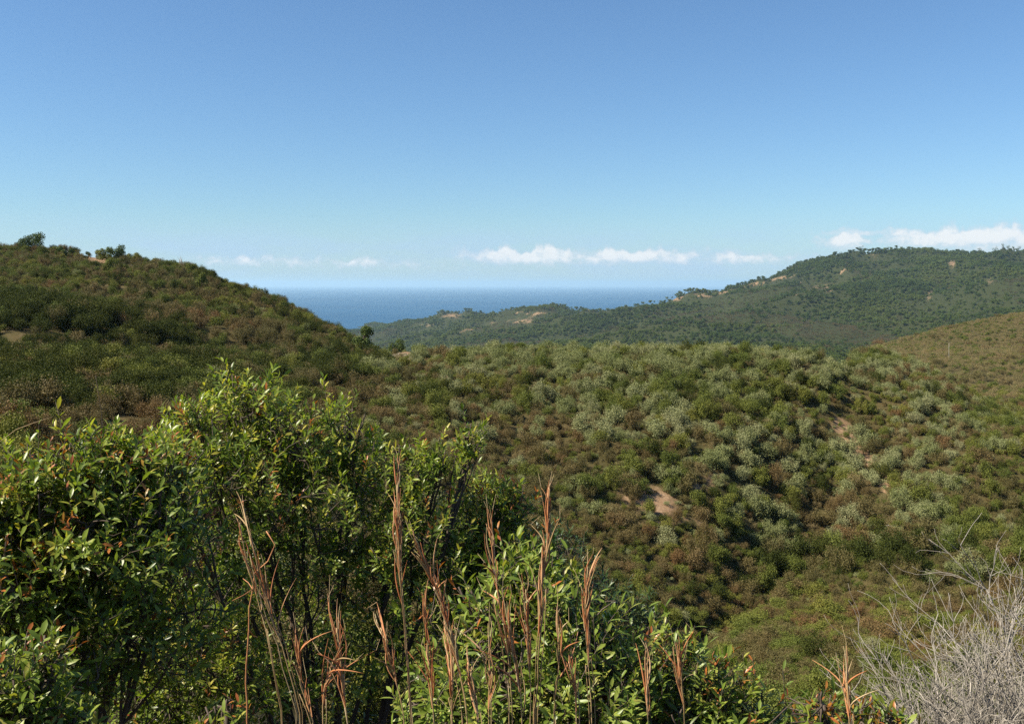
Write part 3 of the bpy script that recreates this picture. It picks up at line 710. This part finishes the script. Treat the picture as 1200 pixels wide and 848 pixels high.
# ------------------------------------------------------------------ single trees
def tree(name, label, px, Y, h, w, seed, lobes=9, trunk=.25, group=None, mat='pine', dz=0.0, nl=2000, cat='tree'):
    """tree > trunk, crown; h and w in metres"""
    global rng
    keep = rng; rng = np.random.default_rng(seed)
    x = (px-CX)/F*Y; base = np.array([x, Y, H1(x, Y)+dz-.05])
    t = thing(name, base, label, cat, group)
    th = rng.uniform(0, 6.283, lobes); rad = .36*w*np.sqrt(rng.uniform(.05, 1, lobes))
    C = np.stack([rad*np.cos(th), rad*np.sin(th), h*rng.uniform(trunk+.14, .86, lobes)], -1); R = rng.uniform(.19, .30, lobes)*min(w, h)
    b = Buf(); top = np.array([.03*h, 0, h*.7])
    b.tube([[0, 0, -.1], [.01*h, .01*h, h*.3], top], [.035*h, .026*h, .008*h], 6, .4)
    for c in C: b.tube([[.005*h, 0, h*trunk*.8], c*np.array([.5, .5, .8]), c], [.015*h, .01*h, .004*h], 4, .4)
    link('trunk', b.mesh('trunk', M['bark']), t)
    b = Buf(); k = rng.choice(lobes, nl, p=R**2/np.sum(R**2)); d = unit(rng.normal(size=(nl, 3))+np.array([0, 0, .3]))
    P = C[k]+d*R[k][:, None]*rng.uniform(.5, 1.12, nl)[:, None]
    L = rng.uniform(.045, .095, nl)*math.sqrt(w*h)
    b.chips(P, unit(d+rng.normal(0, .6, d.shape)), L, L*.6, np.clip(rng.uniform(.15, .85, lobes)[k]+rng.normal(0, .12, nl), 0, 1))
    link('crown', b.mesh('crown', M[mat], False), t); rng = keep
    return t


tree('hilltop_tree', 'tallest dark tree on the left hilltop, its crown split into two lobes', 40, 188, 3.6, 4.2, 1, 10, .15)
tree('hilltop_tree', 'small dark tree leaning against the tallest tree on the left hilltop', 24, 186, 2.7, 3.2, 2, 8, .12)
tree('hilltop_shrub', 'flat domed dark shrub on the left hilltop beside bare orange soil', 79, 184, 1.9, 4.6, 3, 9, .02, cat='shrub')
tree('hilltop_tree', 'bushy dark tree on the left hilltop just right of the bare soil', 136, 182, 3.1, 3.6, 4, 9, .1)
tree('hilltop_tree', 'lower pale green tree joined to the left of the bushy dark hilltop tree', 120, 183, 2.3, 4.2, 5, 9, .05, mat='green')
tree('hilltop_shrub', 'tiny dark shrub alone on the skyline above the bare soil', 103, 186, 1.3, 1.3, 6, 5, .05, cat='shrub')
tree('hilltop_shrub', 'grey green rounded shrub on the skyline right of the hilltop trees', 158, 180, 2.0, 3.2, 7, 8, .03, mat='green', cat='shrub')
tree('small_tree', 'slender grey green sapling halfway down the left hillside', 236, 138, 3.0, 1.9, 8, 8, .1, mat='green')
tree('small_tree', 'narrow grey green sapling under the left hilltop trees', 128, 150, 2.6, 1.9, 9, 7, .1, mat='green')
tree('small_tree', 'round green tree at the foot of the left hill against the sea', 425, 121, 3.9, 2.6, 10, 8, .25, dz=.0)
tree('small_tree', 'dark tree beside the dirt track in front of the far coast', 464, 136, 2.8, 2.5, 11, 8, .1)
tree('small_tree', 'wide dark bushy tree right of the dirt track at the edge of the knoll', 489, 116, 1.6, 2.4, 12, 8, .05, dz=.2)

# bare tree on the skyline of the left hill
def bare_sapling():
    r = np.random.default_rng(5); x = (213-CX)/F*172; base = np.array([x, 172, H1(x, 172)])
    b = Buf()
    for k in range(9):
        d = np.array([r.normal(0, .35), r.normal(0, .35), 1.5+r.uniform(0, .9)]); m = d*.5+r.normal(0, .1, 3)
        b.tube([[0, 0, -.1], m, d], [.045, .03, .012], 4, .8)
        for j in range(4):
            e = m+(d-m)*r.uniform(0, 1)+r.normal(0, .3, 3)+np.array([0, 0, .3]); b.tube([m+(d-m)*.3, e], [.02, .01], 3, .8)
    t = thing('bare_sapling', base, 'bare pale leafless sapling on the skyline of the left hill', 'tree')
    link('branches', b.mesh('branches', M['grey_wood']), t)


bare_sapling()


def skyline_pines():
    r = np.random.default_rng(77)
    spots = [(1009, 'lone pine at the highest point of the far mountain by a bare orange bank'), (1064, None), (1098, None), (1110, None), (1128, None), (1148, None), (1153, None), (1166, None), (1176, None), (1181, None),
             (1188, None), (1194, None), (962, None), (935, None), (905, None), (985, None), (1040, None)]
    for i, (px, lab) in enumerate(spots):
        Ys = np.linspace(1700, 2700, 300); xs = (px-CX)/F*Ys; zs = H(xs, Ys); j = int(np.argmax((zs-EYE)/Ys))
        big = px > 1140
        tree('pine_tree', lab or ('tall dark pine standing on the far mountain skyline at the right edge' if big else 'dark pine standing on the far mountain skyline'),
             px, float(Ys[j]), r.uniform(9, 13) if big else r.uniform(6, 9), r.uniform(10, 15), 800+i, 8, .08, None if lab else ('tall skyline pines at the right edge' if big else 'pines along the far mountain skyline'), nl=300)


skyline_pines()


def post():
    x = (1112-CX)/F*300; z = H1(x, 300); b = Buf(); b.tube([[0, 0, -.3], [0, 0, 2.5], [.02, 0, 5.2]], [.05, .045, .035], 8, .5)
    tag(link('pale_post', b.mesh('pale_post', M['pole']), None, (x, 300, z)), 'thin pale post standing on the grey brown hill behind the knoll', 'post')


post()


def rock(label, px, Y, s, seed):
    import bmesh
    r = random.Random(seed); bm = bmesh.new(); bmesh.ops.create_icosphere(bm, subdivisions=3, radius=1)
    for v in bm.verts:
        n = v.co.normalized(); k = 1+.25*math.sin(n.x*5+seed)+.2*math.sin(n.y*7+n.z*4)+r.uniform(-.05, .05)
        v.co = (n.x*k*s*1.3, n.y*k*s, n.z*k*s*.7)
    me = bpy.data.meshes.new('boulder'); bm.to_mesh(me); bm.free(); me.materials.append(M['stone'])
    x = (px-CX)/F*Y; tag(link('boulder', me, None, (x, Y, H1(x, Y)+s*.25)), label, 'boulder')


rock('small white boulder at the foot of the orange soil scar on the knoll', 1042, 71, .22, 3)

# ------------------------------------------------------------------ foreground shrubs
def ground_at(px, Y):
    x = (px-CX)/F*Y; return np.array([x, Y, H1(x, Y)])


def grow_shrub(name, label, base, lobes, twigs, leaf, mat, seed, per=(9, 15), shoot=.05, shoot_top=True, stems=None, upright=.55, width=.36, inner=.35, cat='shrub', twig_len=(.10, .20), droop=0.0, leaders=0):
    """shrub > stems, foliage, young_leaves. lobes: (centre xyz, radius, weight)"""
    r = np.random.default_rng(seed); base = np.asarray(base, float)
    t = thing(name, base, label, cat)
    wood, fol, young = Buf(), Buf(), Buf()
    C = np.array([l[0] for l in lobes]); R = np.array([l[1] for l in lobes]); Wt = np.array([l[2] if len(l) > 2 else 1.0 for l in lobes])*R**2
    n_st = 0
    SK = []                                               # points of the branch skeleton to hang twigs from
    for c, rad in zip(C, R):
        off = np.array([r.normal(0, .10), r.normal(0, .10), 0]); b0 = base+off; b0[2] = H1(b0[0], b0[1])-.05
        mid1 = b0*.6+c*.4+r.normal(0, .07, 3); mid2 = b0*.25+c*.75+r.normal(0, .06, 3)
        s = np.linspace(0, 1, 12)[:, None]
        path = (1-s)**3*b0+3*s*(1-s)**2*mid1+3*s*s*(1-s)*mid2+s**3*c
        path[1:-1] += r.normal(0, .008, (10, 3))
        wood.tube(path, np.linspace(.016, .006, 12), 6, r.uniform(.3, .6))
        SK.append(path[6:])
        for k in range(9):
            d = unit(r.normal(size=3)+np.array([0, 0, .35])); e = c+d*rad*r.uniform(.45, .8)
            st = path[r.integers(7, 12)]; m = (st+e)/2+r.normal(0, .05*rad/.3, 3)
            s2 = np.linspace(0, 1, 7)[:, None]; p2 = (1-s2)**2*st+2*s2*(1-s2)*m+s2*s2*e
            p2[1:-1] += r.normal(0, .006, (5, 3))
            wood.tube(p2, np.linspace(.0065, .0028, 7), 5, r.uniform(.3, .7)); SK.append(p2[2:])
    SK = np.concatenate(SK)
    ks = r.choice(len(C), twigs, p=Wt/Wt.sum())
    LP, LD, LN, LL, LT = [], [], [], [], []
    YP, YD, YN, YL, YT = [], [], [], [], []
    nk = len(ks); ks = np.concatenate([ks, r.choice(len(C), leaders, p=R**2/np.sum(R**2))]).astype(int)
    phs = r.uniform(0, 6.28, 6)
    for kk, k in enumerate(ks):
        lead = kk >= nk
        d = unit(r.normal(size=3)*(.8 if lead else 1)+np.array([0, 0, 1.0 if lead else .30])); rad = R[k]*(inner+(1.08-inner)*r.uniform(0, 1)**.55)
        if lead: rad = R[k]*r.uniform(1.05, 1.42)
        tip = C[k]+d*rad*np.array([1, 1, .95])
        g = 3.6/leaf*.05; cl = math.sin(tip[0]*g*5.1+phs[0]+1.3*math.sin(tip[2]*g*3.3+phs[1]))+math.sin(tip[2]*g*6.3+phs[2]+1.2*math.sin(tip[0]*g*2.9+phs[3]))+math.sin(tip[1]*g*4.7+phs[4])
        if not lead and cl < -.35 and r.uniform() < .85: continue
        ax = unit(d*.75+np.array([0, 0, upright])+r.normal(0, .28, 3)); tl = r.uniform(*twig_len)*(1.7 if lead else 1); ax[2] -= droop
        st = tip-ax*tl
        q = SK[np.argmin(np.sum((SK-st)**2, 1))]
        m = (q+st)/2+r.normal(0, .02, 3); bend = np.cross(ax, r.normal(size=3))*tl*.12
        s2 = np.array([0, .35, .7, 1])[:, None]; p1 = (1-s2)**2*q+2*s2*(1-s2)*m+s2*s2*st
        p = np.vstack([p1, st+ax*tl*.5+bend, tip])
        wood.tube(p, [.0032, .0028, .0024, .0020, .0016, .0009], 3, r.uniform(.2, .8))
        nlv = r.integers(*per); ph = r.uniform(0, 6.28); a = unit(np.cross(ax, np.array([.3, .5, .1]))); b = np.cross(ax, a)
        young_twig = r.uniform() < shoot and (not shoot_top or d[2] > .1)
        vig = r.uniform(.15, .8)
        for i in range(nlv):
            f = (i+.5)/nlv; pos = st+ax*tl*(f**.8)+bend*(1-abs(2*f-1))
            th = ph+i*2.4; out = a*math.cos(th)+b*math.sin(th)
            op = (1.15-.65*f)+r.normal(0, .12)                 # opening angle from the twig
            dr = unit(ax*math.cos(op)+out*math.sin(op)+r.normal(0, .10, 3))
            nn = unit(ax*math.sin(op)-out*math.cos(op)+np.array([0, 0, .5])+r.normal(0, .25, 3))
            ln = leaf*r.uniform(.5, 1.2)*(1-.25*abs(f-.4))
            if young_twig and f > .45:
                YP.append(pos); YD.append(dr); YN.append(nn); YL.append(ln*.8); YT.append(np.clip(r.normal(.45+.5*(1-f), .2), 0, 1))
            else:
                LP.append(pos); LD.append(dr); LN.append(nn); LL.append(ln); LT.append(np.clip(vig+r.normal(0, .16)+(.12 if d[2] > .3 else 0)+(.5 if r.uniform() < .03 else 0), 0, 1))
    LL = np.array(LL); fol.leaves(np.array(LP), np.array(LD), np.array(LN), LL, LL*width*r.uniform(.8, 1.15, len(LL)), np.array(LT))
    link('stems', wood.mesh('stems', M['bark'], True, base), t)
    link('foliage', fol.mesh('foliage', M[mat], True, base), t)
    if YP:
        YL = np.array(YL); young.leaves(np.array(YP), np.array(YD), np.array(YN), YL, YL*width, np.array(YT))
        link('young_leaves', young.mesh('young_leaves', M['copper'], True, base), t)
    return t


def lobe(px, py, Y, rpx, w=1.0): return (at(px, py, Y), rpx/F*Y, w)


# tall open shrub in the middle left
grow_shrub('evergreen_shrub', 'tall open evergreen shrub left of centre, topmost of the foreground leaves', ground_at(390, 4.9),
           [lobe(290, 482, 4.9, 62, 1.2), (at(235, 520, 4.7), .26, 1.1), lobe(345, 525, 4.9, 70), lobe(405, 515, 5.0, 56), lobe(300, 590, 4.7, 90), lobe(400, 610, 4.9, 95),
            lobe(470, 560, 5.0, 60), lobe(520, 540, 5.0, 46, .8), lobe(548, 515, 5.0, 30, .8), lobe(480, 640, 4.9, 80), lobe(250, 660, 4.8, 90, .7), lobe(360, 720, 4.9, 110, .55), lobe(470, 740, 4.8, 90, .6), lobe(225, 780, 4.9, 100, .45), lobe(330, 820, 4.9, 100, .5), lobe(250, 840, 4.2, 100, .9), lobe(200, 700, 4.6, 80, .7), lobe(240, 770, 4.2, 80, .8), lobe(160, 820, 4.3, 90, .8), lobe(205, 560, 4.3, 64, .9), lobe(180, 630, 4.2, 70, .9)],
           2900, .050, 'lentisk', 21, shoot=.11, leaders=130, width=.31, per=(11, 18))
grow_shrub('evergreen_shrub', 'bushy evergreen shrub with rusty shoot tips at the right of the foreground thicket', ground_at(570, 5.2),
           [lobe(565, 600, 5.2, 50), lobe(600, 590, 5.2, 34, .8), lobe(540, 650, 5.2, 66), lobe(590, 660, 5.1, 50), lobe(560, 730, 5.1, 80, .7), lobe(625, 650, 5.2, 34, .8), lobe(640, 710, 5.2, 50, .8)],
           860, .050, 'lentisk', 22, shoot=.25, leaders=46, width=.30, per=(11, 18))
# glossy shrub at the left edge
grow_shrub('evergreen_shrub', 'glossy evergreen shrub with coppery new shoots at the left edge', ground_at(60, 3.6),
           [lobe(95, 560, 3.6, 72, 1.2), lobe(35, 600, 3.5, 80), lobe(165, 555, 3.7, 66), lobe(120, 640, 3.5, 100), lobe(20, 690, 3.4, 90), lobe(200, 610, 3.8, 60, .8), lobe(-60, 620, 3.5, 110, .8),
            lobe(100, 740, 3.5, 110, .6), lobe(60, 830, 3.5, 120, .5), lobe(180, 730, 3.7, 90, .4)],
           2000, .048, 'lentisk', 23, shoot=.21, leaders=110, width=.33, per=(10, 17))
# pale shrub, bottom left corner
grow_shrub('evergreen_shrub', 'yellow green evergreen shrub low in the bottom left corner', ground_at(20, 2.5),
           [lobe(45, 790, 2.5, 62), lobe(20, 850, 2.5, 80), lobe(80, 860, 2.5, 60), lobe(-30, 800, 2.5, 80)],
           330, .042, 'lentisk_pale', 24, shoot=.09)
# pale shrub, bottom centre
grow_shrub('evergreen_shrub', 'pale green evergreen shrub behind the tall dry stalks at bottom centre', ground_at(640, 3.2),
           [lobe(610, 670, 3.3, 46), lobe(570, 710, 3.2, 55, .8), lobe(645, 720, 3.2, 66), lobe(700, 760, 3.2, 72), lobe(590, 800, 3.1, 90), lobe(680, 830, 3.1, 90), lobe(520, 830, 3.1, 70, .8)],
           700, .052, 'lentisk_pale', 25, shoot=.07, width=.29, leaders=60)
grow_shrub('evergreen_shrub', 'low spreading pale green shrub at the bottom between stalks and dead bush', ground_at(820, 3.3),
           [lobe(770, 785, 3.3, 60), lobe(830, 815, 3.3, 62), lobe(890, 835, 3.3, 50), lobe(760, 850, 3.2, 80), lobe(950, 860, 3.3, 44, .8), lobe(850, 880, 3.2, 80)],
           600, .050, 'lentisk_pale', 26, shoot=.15, width=.29, leaders=50)
grow_shrub('narrow_leaved_shrub', 'dark narrow leaved shrub on the slope behind the stalks', ground_at(650, 7.5),
           [lobe(655, 640, 7.5, 36), lobe(630, 670, 7.5, 40), lobe(690, 700, 7.5, 46), lobe(740, 720, 7.6, 40), lobe(650, 730, 7.5, 60)],
           520, .07, 'narrow', 27, shoot=.02, width=.2, per=(12, 18))
grow_shrub('seedling', 'small rusty leaved seedling at the bottom left of the dead bush', ground_at(1000, 3.0),
           [lobe(965, 825, 3.0, 22), lobe(1010, 850, 3.0, 34), lobe(1050, 848, 3.0, 24)], 70, .05, 'lentisk_pale', 28, shoot=.6, shoot_top=False, width=.3, twig_len=(.12, .22))
grow_shrub('seedling', 'dark rusty tipped sprig in the shade beneath the tall open shrub', ground_at(255, 3.0),
           [lobe(265, 835, 3.0, 22), lobe(235, 850, 3.0, 26)], 30, .045, 'lentisk_pale', 29, shoot=.6, shoot_top=False, width=.32)


# ------------------------------------------------------------------ dry grass stalks
def stalk(label, path, Y, seed, head=(.45, 1.0), blades=26, fork=2, thick=.0024):
    """dry_grass_stalk > stem, dry_blades, seed_heads. path: photo pixels from low to high"""
    r = np.random.default_rng(seed)
    px0, py0 = path[0]; b0 = ground_at(px0-(path[1][0]-px0)*.35, Y)
    pts = [b0]+[at(a, b, Y+r.normal(0, .01)) for a, b in path]
    pts = np.array(pts); L = np.concatenate([[0], np.cumsum(np.linalg.norm(np.diff(pts, axis=0), axis=1))])
    q = np.linspace(0, L[-1], 26); P = pchip(L, pts, q); P[2:-1] += r.normal(0, .0014, (23, 3))
    t = thing('dry_grass_stalk', b0, label, 'dry grass', 'dry grass stalks in the foreground')
    st, bl, sd = Buf(), Buf(), Buf()
    st.tube(P, np.linspace(thick, thick*.5, 26), 6, .5)
    for k in range(fork):                                # companion culms close to the main one
        off = r.normal(0, .006, 3)*np.linspace(.5, 1.4, 26)[:, None]; n = r.integers(18, 25)
        st.tube((P+off+r.normal(0, .001, P.shape))[:n], np.linspace(thick*.8, thick*.4, n), 5, r.uniform(.2, .9))
    s_lo = pchip(L, pts, np.array([L[1]]))
    vis0 = L[1]
    for k in range(int(blades*.85)):
        f = r.uniform(head[0], head[1]*.97); s0 = vis0+(L[-1]-vis0)*f; ln = r.uniform(.05, .15)*(1.1-.4*f)
        o = pchip(L, pts, np.array([s0, min(s0+.03, L[-1])])); ax = unit(o[1]-o[0]+1e-6)
        side = unit(np.cross(ax, r.normal(size=3))); op = abs(r.normal(.05, .09)) if r.uniform() < .84 else r.uniform(.3, .9)
        u = np.linspace(0, 1, 7)[:, None]; side2 = unit(np.cross(ax, side))
        line = o[0]+side*.002+ax*ln*u*math.cos(op)+side*ln*u*math.sin(op)*(.4+.8*u)+side2*ln*.06*np.sin(u*3.1)*r.normal()
        w = np.array([.0012, .0018, .0020, .0018, .0014, .0009, .0003])*r.uniform(.6, 1.2)
        (bl if r.uniform() < .72 else sd).tube(line, w, 4, r.uniform(0, 1))
        if r.uniform() < .35:                             # hair-fine awns at the blade tip
            e = line[-1]; sd.tube([e, e+unit(ax+r.normal(0, .35, 3))*r.uniform(.015, .04)], [.0006, .0003], 3, .8)
    link('stem', st.mesh('stem', M['straw'], True, b0), t)
    link('dry_blades', bl.mesh('dry_blades', M['red_straw'], True, b0), t)
    if sd.n: link('seed_heads', sd.mesh('seed_heads', M['straw'], True, b0), t)
    return t


stalk('tall upright dry stalk left of centre, its frayed red top above all others', [(482, 848), (476, 760), (470, 680), (467, 610), (464, 556)], 2.3, 1, (.45, 1), 34)
stalk('straw coloured dry stalk leaning left in front of the dark shrub shade', [(352, 848), (330, 760), (312, 700), (298, 650), (286, 600)], 2.3, 2, (.35, 1), 34, 3)
stalk('thin second dry stalk close beside the stalk leaning left', [(330, 848), (318, 770), (302, 700), (286, 640), (281, 612)], 2.4, 3, (.5, 1), 12, 1)
stalk('thick reddish dry stalk bent to the left with a blunt hooked tip', [(548, 848), (536, 770), (520, 715), (503, 670), (489, 640)], 2.2, 4, (.25, 1), 46, 3)
stalk('tall pale dry stalk with forked frayed tip right of centre', [(628, 848), (632, 760), (636, 690), (641, 630), (644, 572)], 2.3, 5, (.35, 1), 40, 3)
stalk('dry stalk with dense red middle just left of the forked tall stalk', [(600, 848), (596, 770), (588, 720), (580, 670), (575, 620)], 2.35, 6, (.25, 1), 30, 2)
stalk('solitary reddish dry stalk over the low pale shrub', [(693, 848), (690, 780), (686, 730), (688, 690), (696, 662)], 2.4, 7, (.35, 1), 34, 2)
stalk('short dry stalk between the forked stalk and the solitary reddish one', [(622, 848), (621, 790), (618, 740), (616, 690)], 2.4, 8, (.2, 1), 22, 1)
stalk('short reddish dry stalk left of the tall upright one', [(474, 848), (462, 790), (452, 750), (446, 735)], 2.3, 9, (.2, 1), 18, 1)
stalk('low dense red dry stalk beneath the tall open shrub', [(408, 848), (403, 810), (399, 770), (394, 735)], 2.2, 10, (.1, 1), 26, 3)
stalk('low wispy dry stalk left of the low dense red one', [(378, 848), (378, 820), (383, 795), (392, 770)], 2.2, 11, (.1, 1), 14, 2)
stalk('small red dry stalk standing among the pale leaves at bottom centre', [(572, 848), (574, 810), (573, 770), (574, 745)], 2.3, 12, (.1, 1), 20, 1)
stalk('short dense dry stalk at the foot of the thick bent one', [(530, 848), (530, 800), (526, 765), (524, 740)], 2.25, 13, (.05, 1), 24, 2)
stalk('short dry stalk in the low pale shrub with a brown frayed tip', [(803, 848), (801, 820), (798, 795), (796, 770)], 2.5, 14, (.1, 1), 20, 1)
stalk('brown dry stalk left of the brown frayed one in the low pale shrub', [(760, 848), (758, 820), (757, 795), (757, 778)], 2.5, 15, (.1, 1), 12, 1)
stalk('stubby pinkish dry stalk in front of the rusty seedling', [(996, 848), (995, 830), (993, 812), (992, 796)], 2.5, 16, (.0, 1), 24, 2)
stalk('low pale dry stalk at bottom centre right of the dense red middle one', [(650, 848), (652, 810), (656, 770), (655, 735)], 2.3, 17, (.1, 1), 12, 2)


stalk('thin red dry stalk between the tall upright one and the bent one', [(508, 848), (506, 800), (500, 750), (497, 705)], 2.3, 18, (.1, 1), 18, 2)
stalk('frayed orange dry stalk at the bottom left of the forked tall one', [(612, 848), (608, 800), (600, 760), (596, 725)], 2.25, 19, (.05, 1), 22, 2)
stalk('low tangled red dry stalk at the bottom just right of the stalk leaning left', [(366, 848), (360, 820), (352, 790), (350, 760)], 2.2, 20, (.05, 1), 16, 3)
stalk('short bright straw stalk at the bottom centre beneath the bent one', [(560, 848), (556, 820), (552, 795), (553, 775)], 2.2, 21, (.0, 1), 16, 2)
stalk('low red stalk at the foot of the solitary reddish one', [(676, 848), (676, 820), (672, 795), (668, 768)], 2.3, 22, (.0, 1), 14, 2)


def twig(name, label, path, Y, seed, rad=.0022, mat='straw', side=8):
    r = np.random.default_rng(seed); b0 = ground_at(path[0][0], Y); b = Buf()
    pts = np.array([b0]+[at(a, c, Y) for a, c in path]); L = np.concatenate([[0], np.cumsum(np.linalg.norm(np.diff(pts, axis=0), axis=1))])
    P = pchip(L, pts, np.linspace(0, L[-1], 30)); P[1:-1] += r.normal(0, .002, (28, 3)); b.tube(P, np.linspace(rad, rad*.4, 30), 5, .6)
    for k in range(side):
        i = r.integers(16, 29); d = unit(r.normal(size=3)+np.array([0, 0, .5]))*r.uniform(.03, .08); b.tube([P[i], P[i]+d*.6, P[i]+d+r.normal(0, .008, 3)], [rad*.5, rad*.4, rad*.2], 3, .6)
    tag(link(name, b.mesh(name, M[mat], True, b0), None, b0), label, 'twig')


twig('arching_twig', 'thin pale twig arching up from the left edge above the shrub', [(-60, 600), (-20, 530), (0, 516), (30, 498), (62, 488)], 3.4, 1)
twig('slender_twig', 'slender bare twig with tiny side shoots against the left hillside', [(122, 560), (120, 500), (117, 470), (112, 440)], 3.6, 2, .002, 'bark', 14)
twig('bent_twig', 'pale crooked dead twig lying across the dark stems left of centre', [(290, 760), (300, 668), (318, 655), (322, 632), (312, 622)], 2.5, 3, .004, 'red_straw', 3)


# ------------------------------------------------------------------ dead grey shrub
def dead_shrub(label, base, aim, seed, main=13, length=1.0):
    r = np.random.default_rng(seed); b = Buf(); t = thing('dead_shrub', base, label, 'dead shrub')
    def grow(p, d, ln, rad, lev):
        n = 6; P = [p]; q = p.copy(); dd = d.copy()
        for i in range(n):
            dd = unit(dd+r.normal(0, .17, 3)+np.array([0, 0, .06])); q = q+dd*ln/n; P.append(q.copy())
        P = np.array(P); b.tube(P, np.linspace(rad, rad*.55, n+1), 5 if lev < 2 else 3, r.uniform(.25, .95))
        if lev >= 4: return
        for k in range(r.integers(5, 8) if lev < 3 else r.integers(4, 7)):
            i = r.integers(1, n+1); nd = unit(dd*.75+r.normal(0, .46, 3)+np.array([-.08, 0, .14]))
            grow(P[i], nd, ln*r.uniform(.38, .66), rad*.54, lev+1)
    for k in range(main):
        d = unit(np.asarray(aim)+r.normal(0, .31, 3)); grow(np.array([r.normal(0, .16), r.normal(0, .12), -.03]), d, length*r.uniform(.34, .56), .0085, 1)
    me = b.mesh('branches', M['grey_wood']); link('branches', me, t); return t


dead_shrub('dense grey leafless dead shrub in the bottom right corner', ground_at(1275, 3.7), (-.32, 0, .88), 4, 80, 1.48)

bpy.context.view_layer.update()
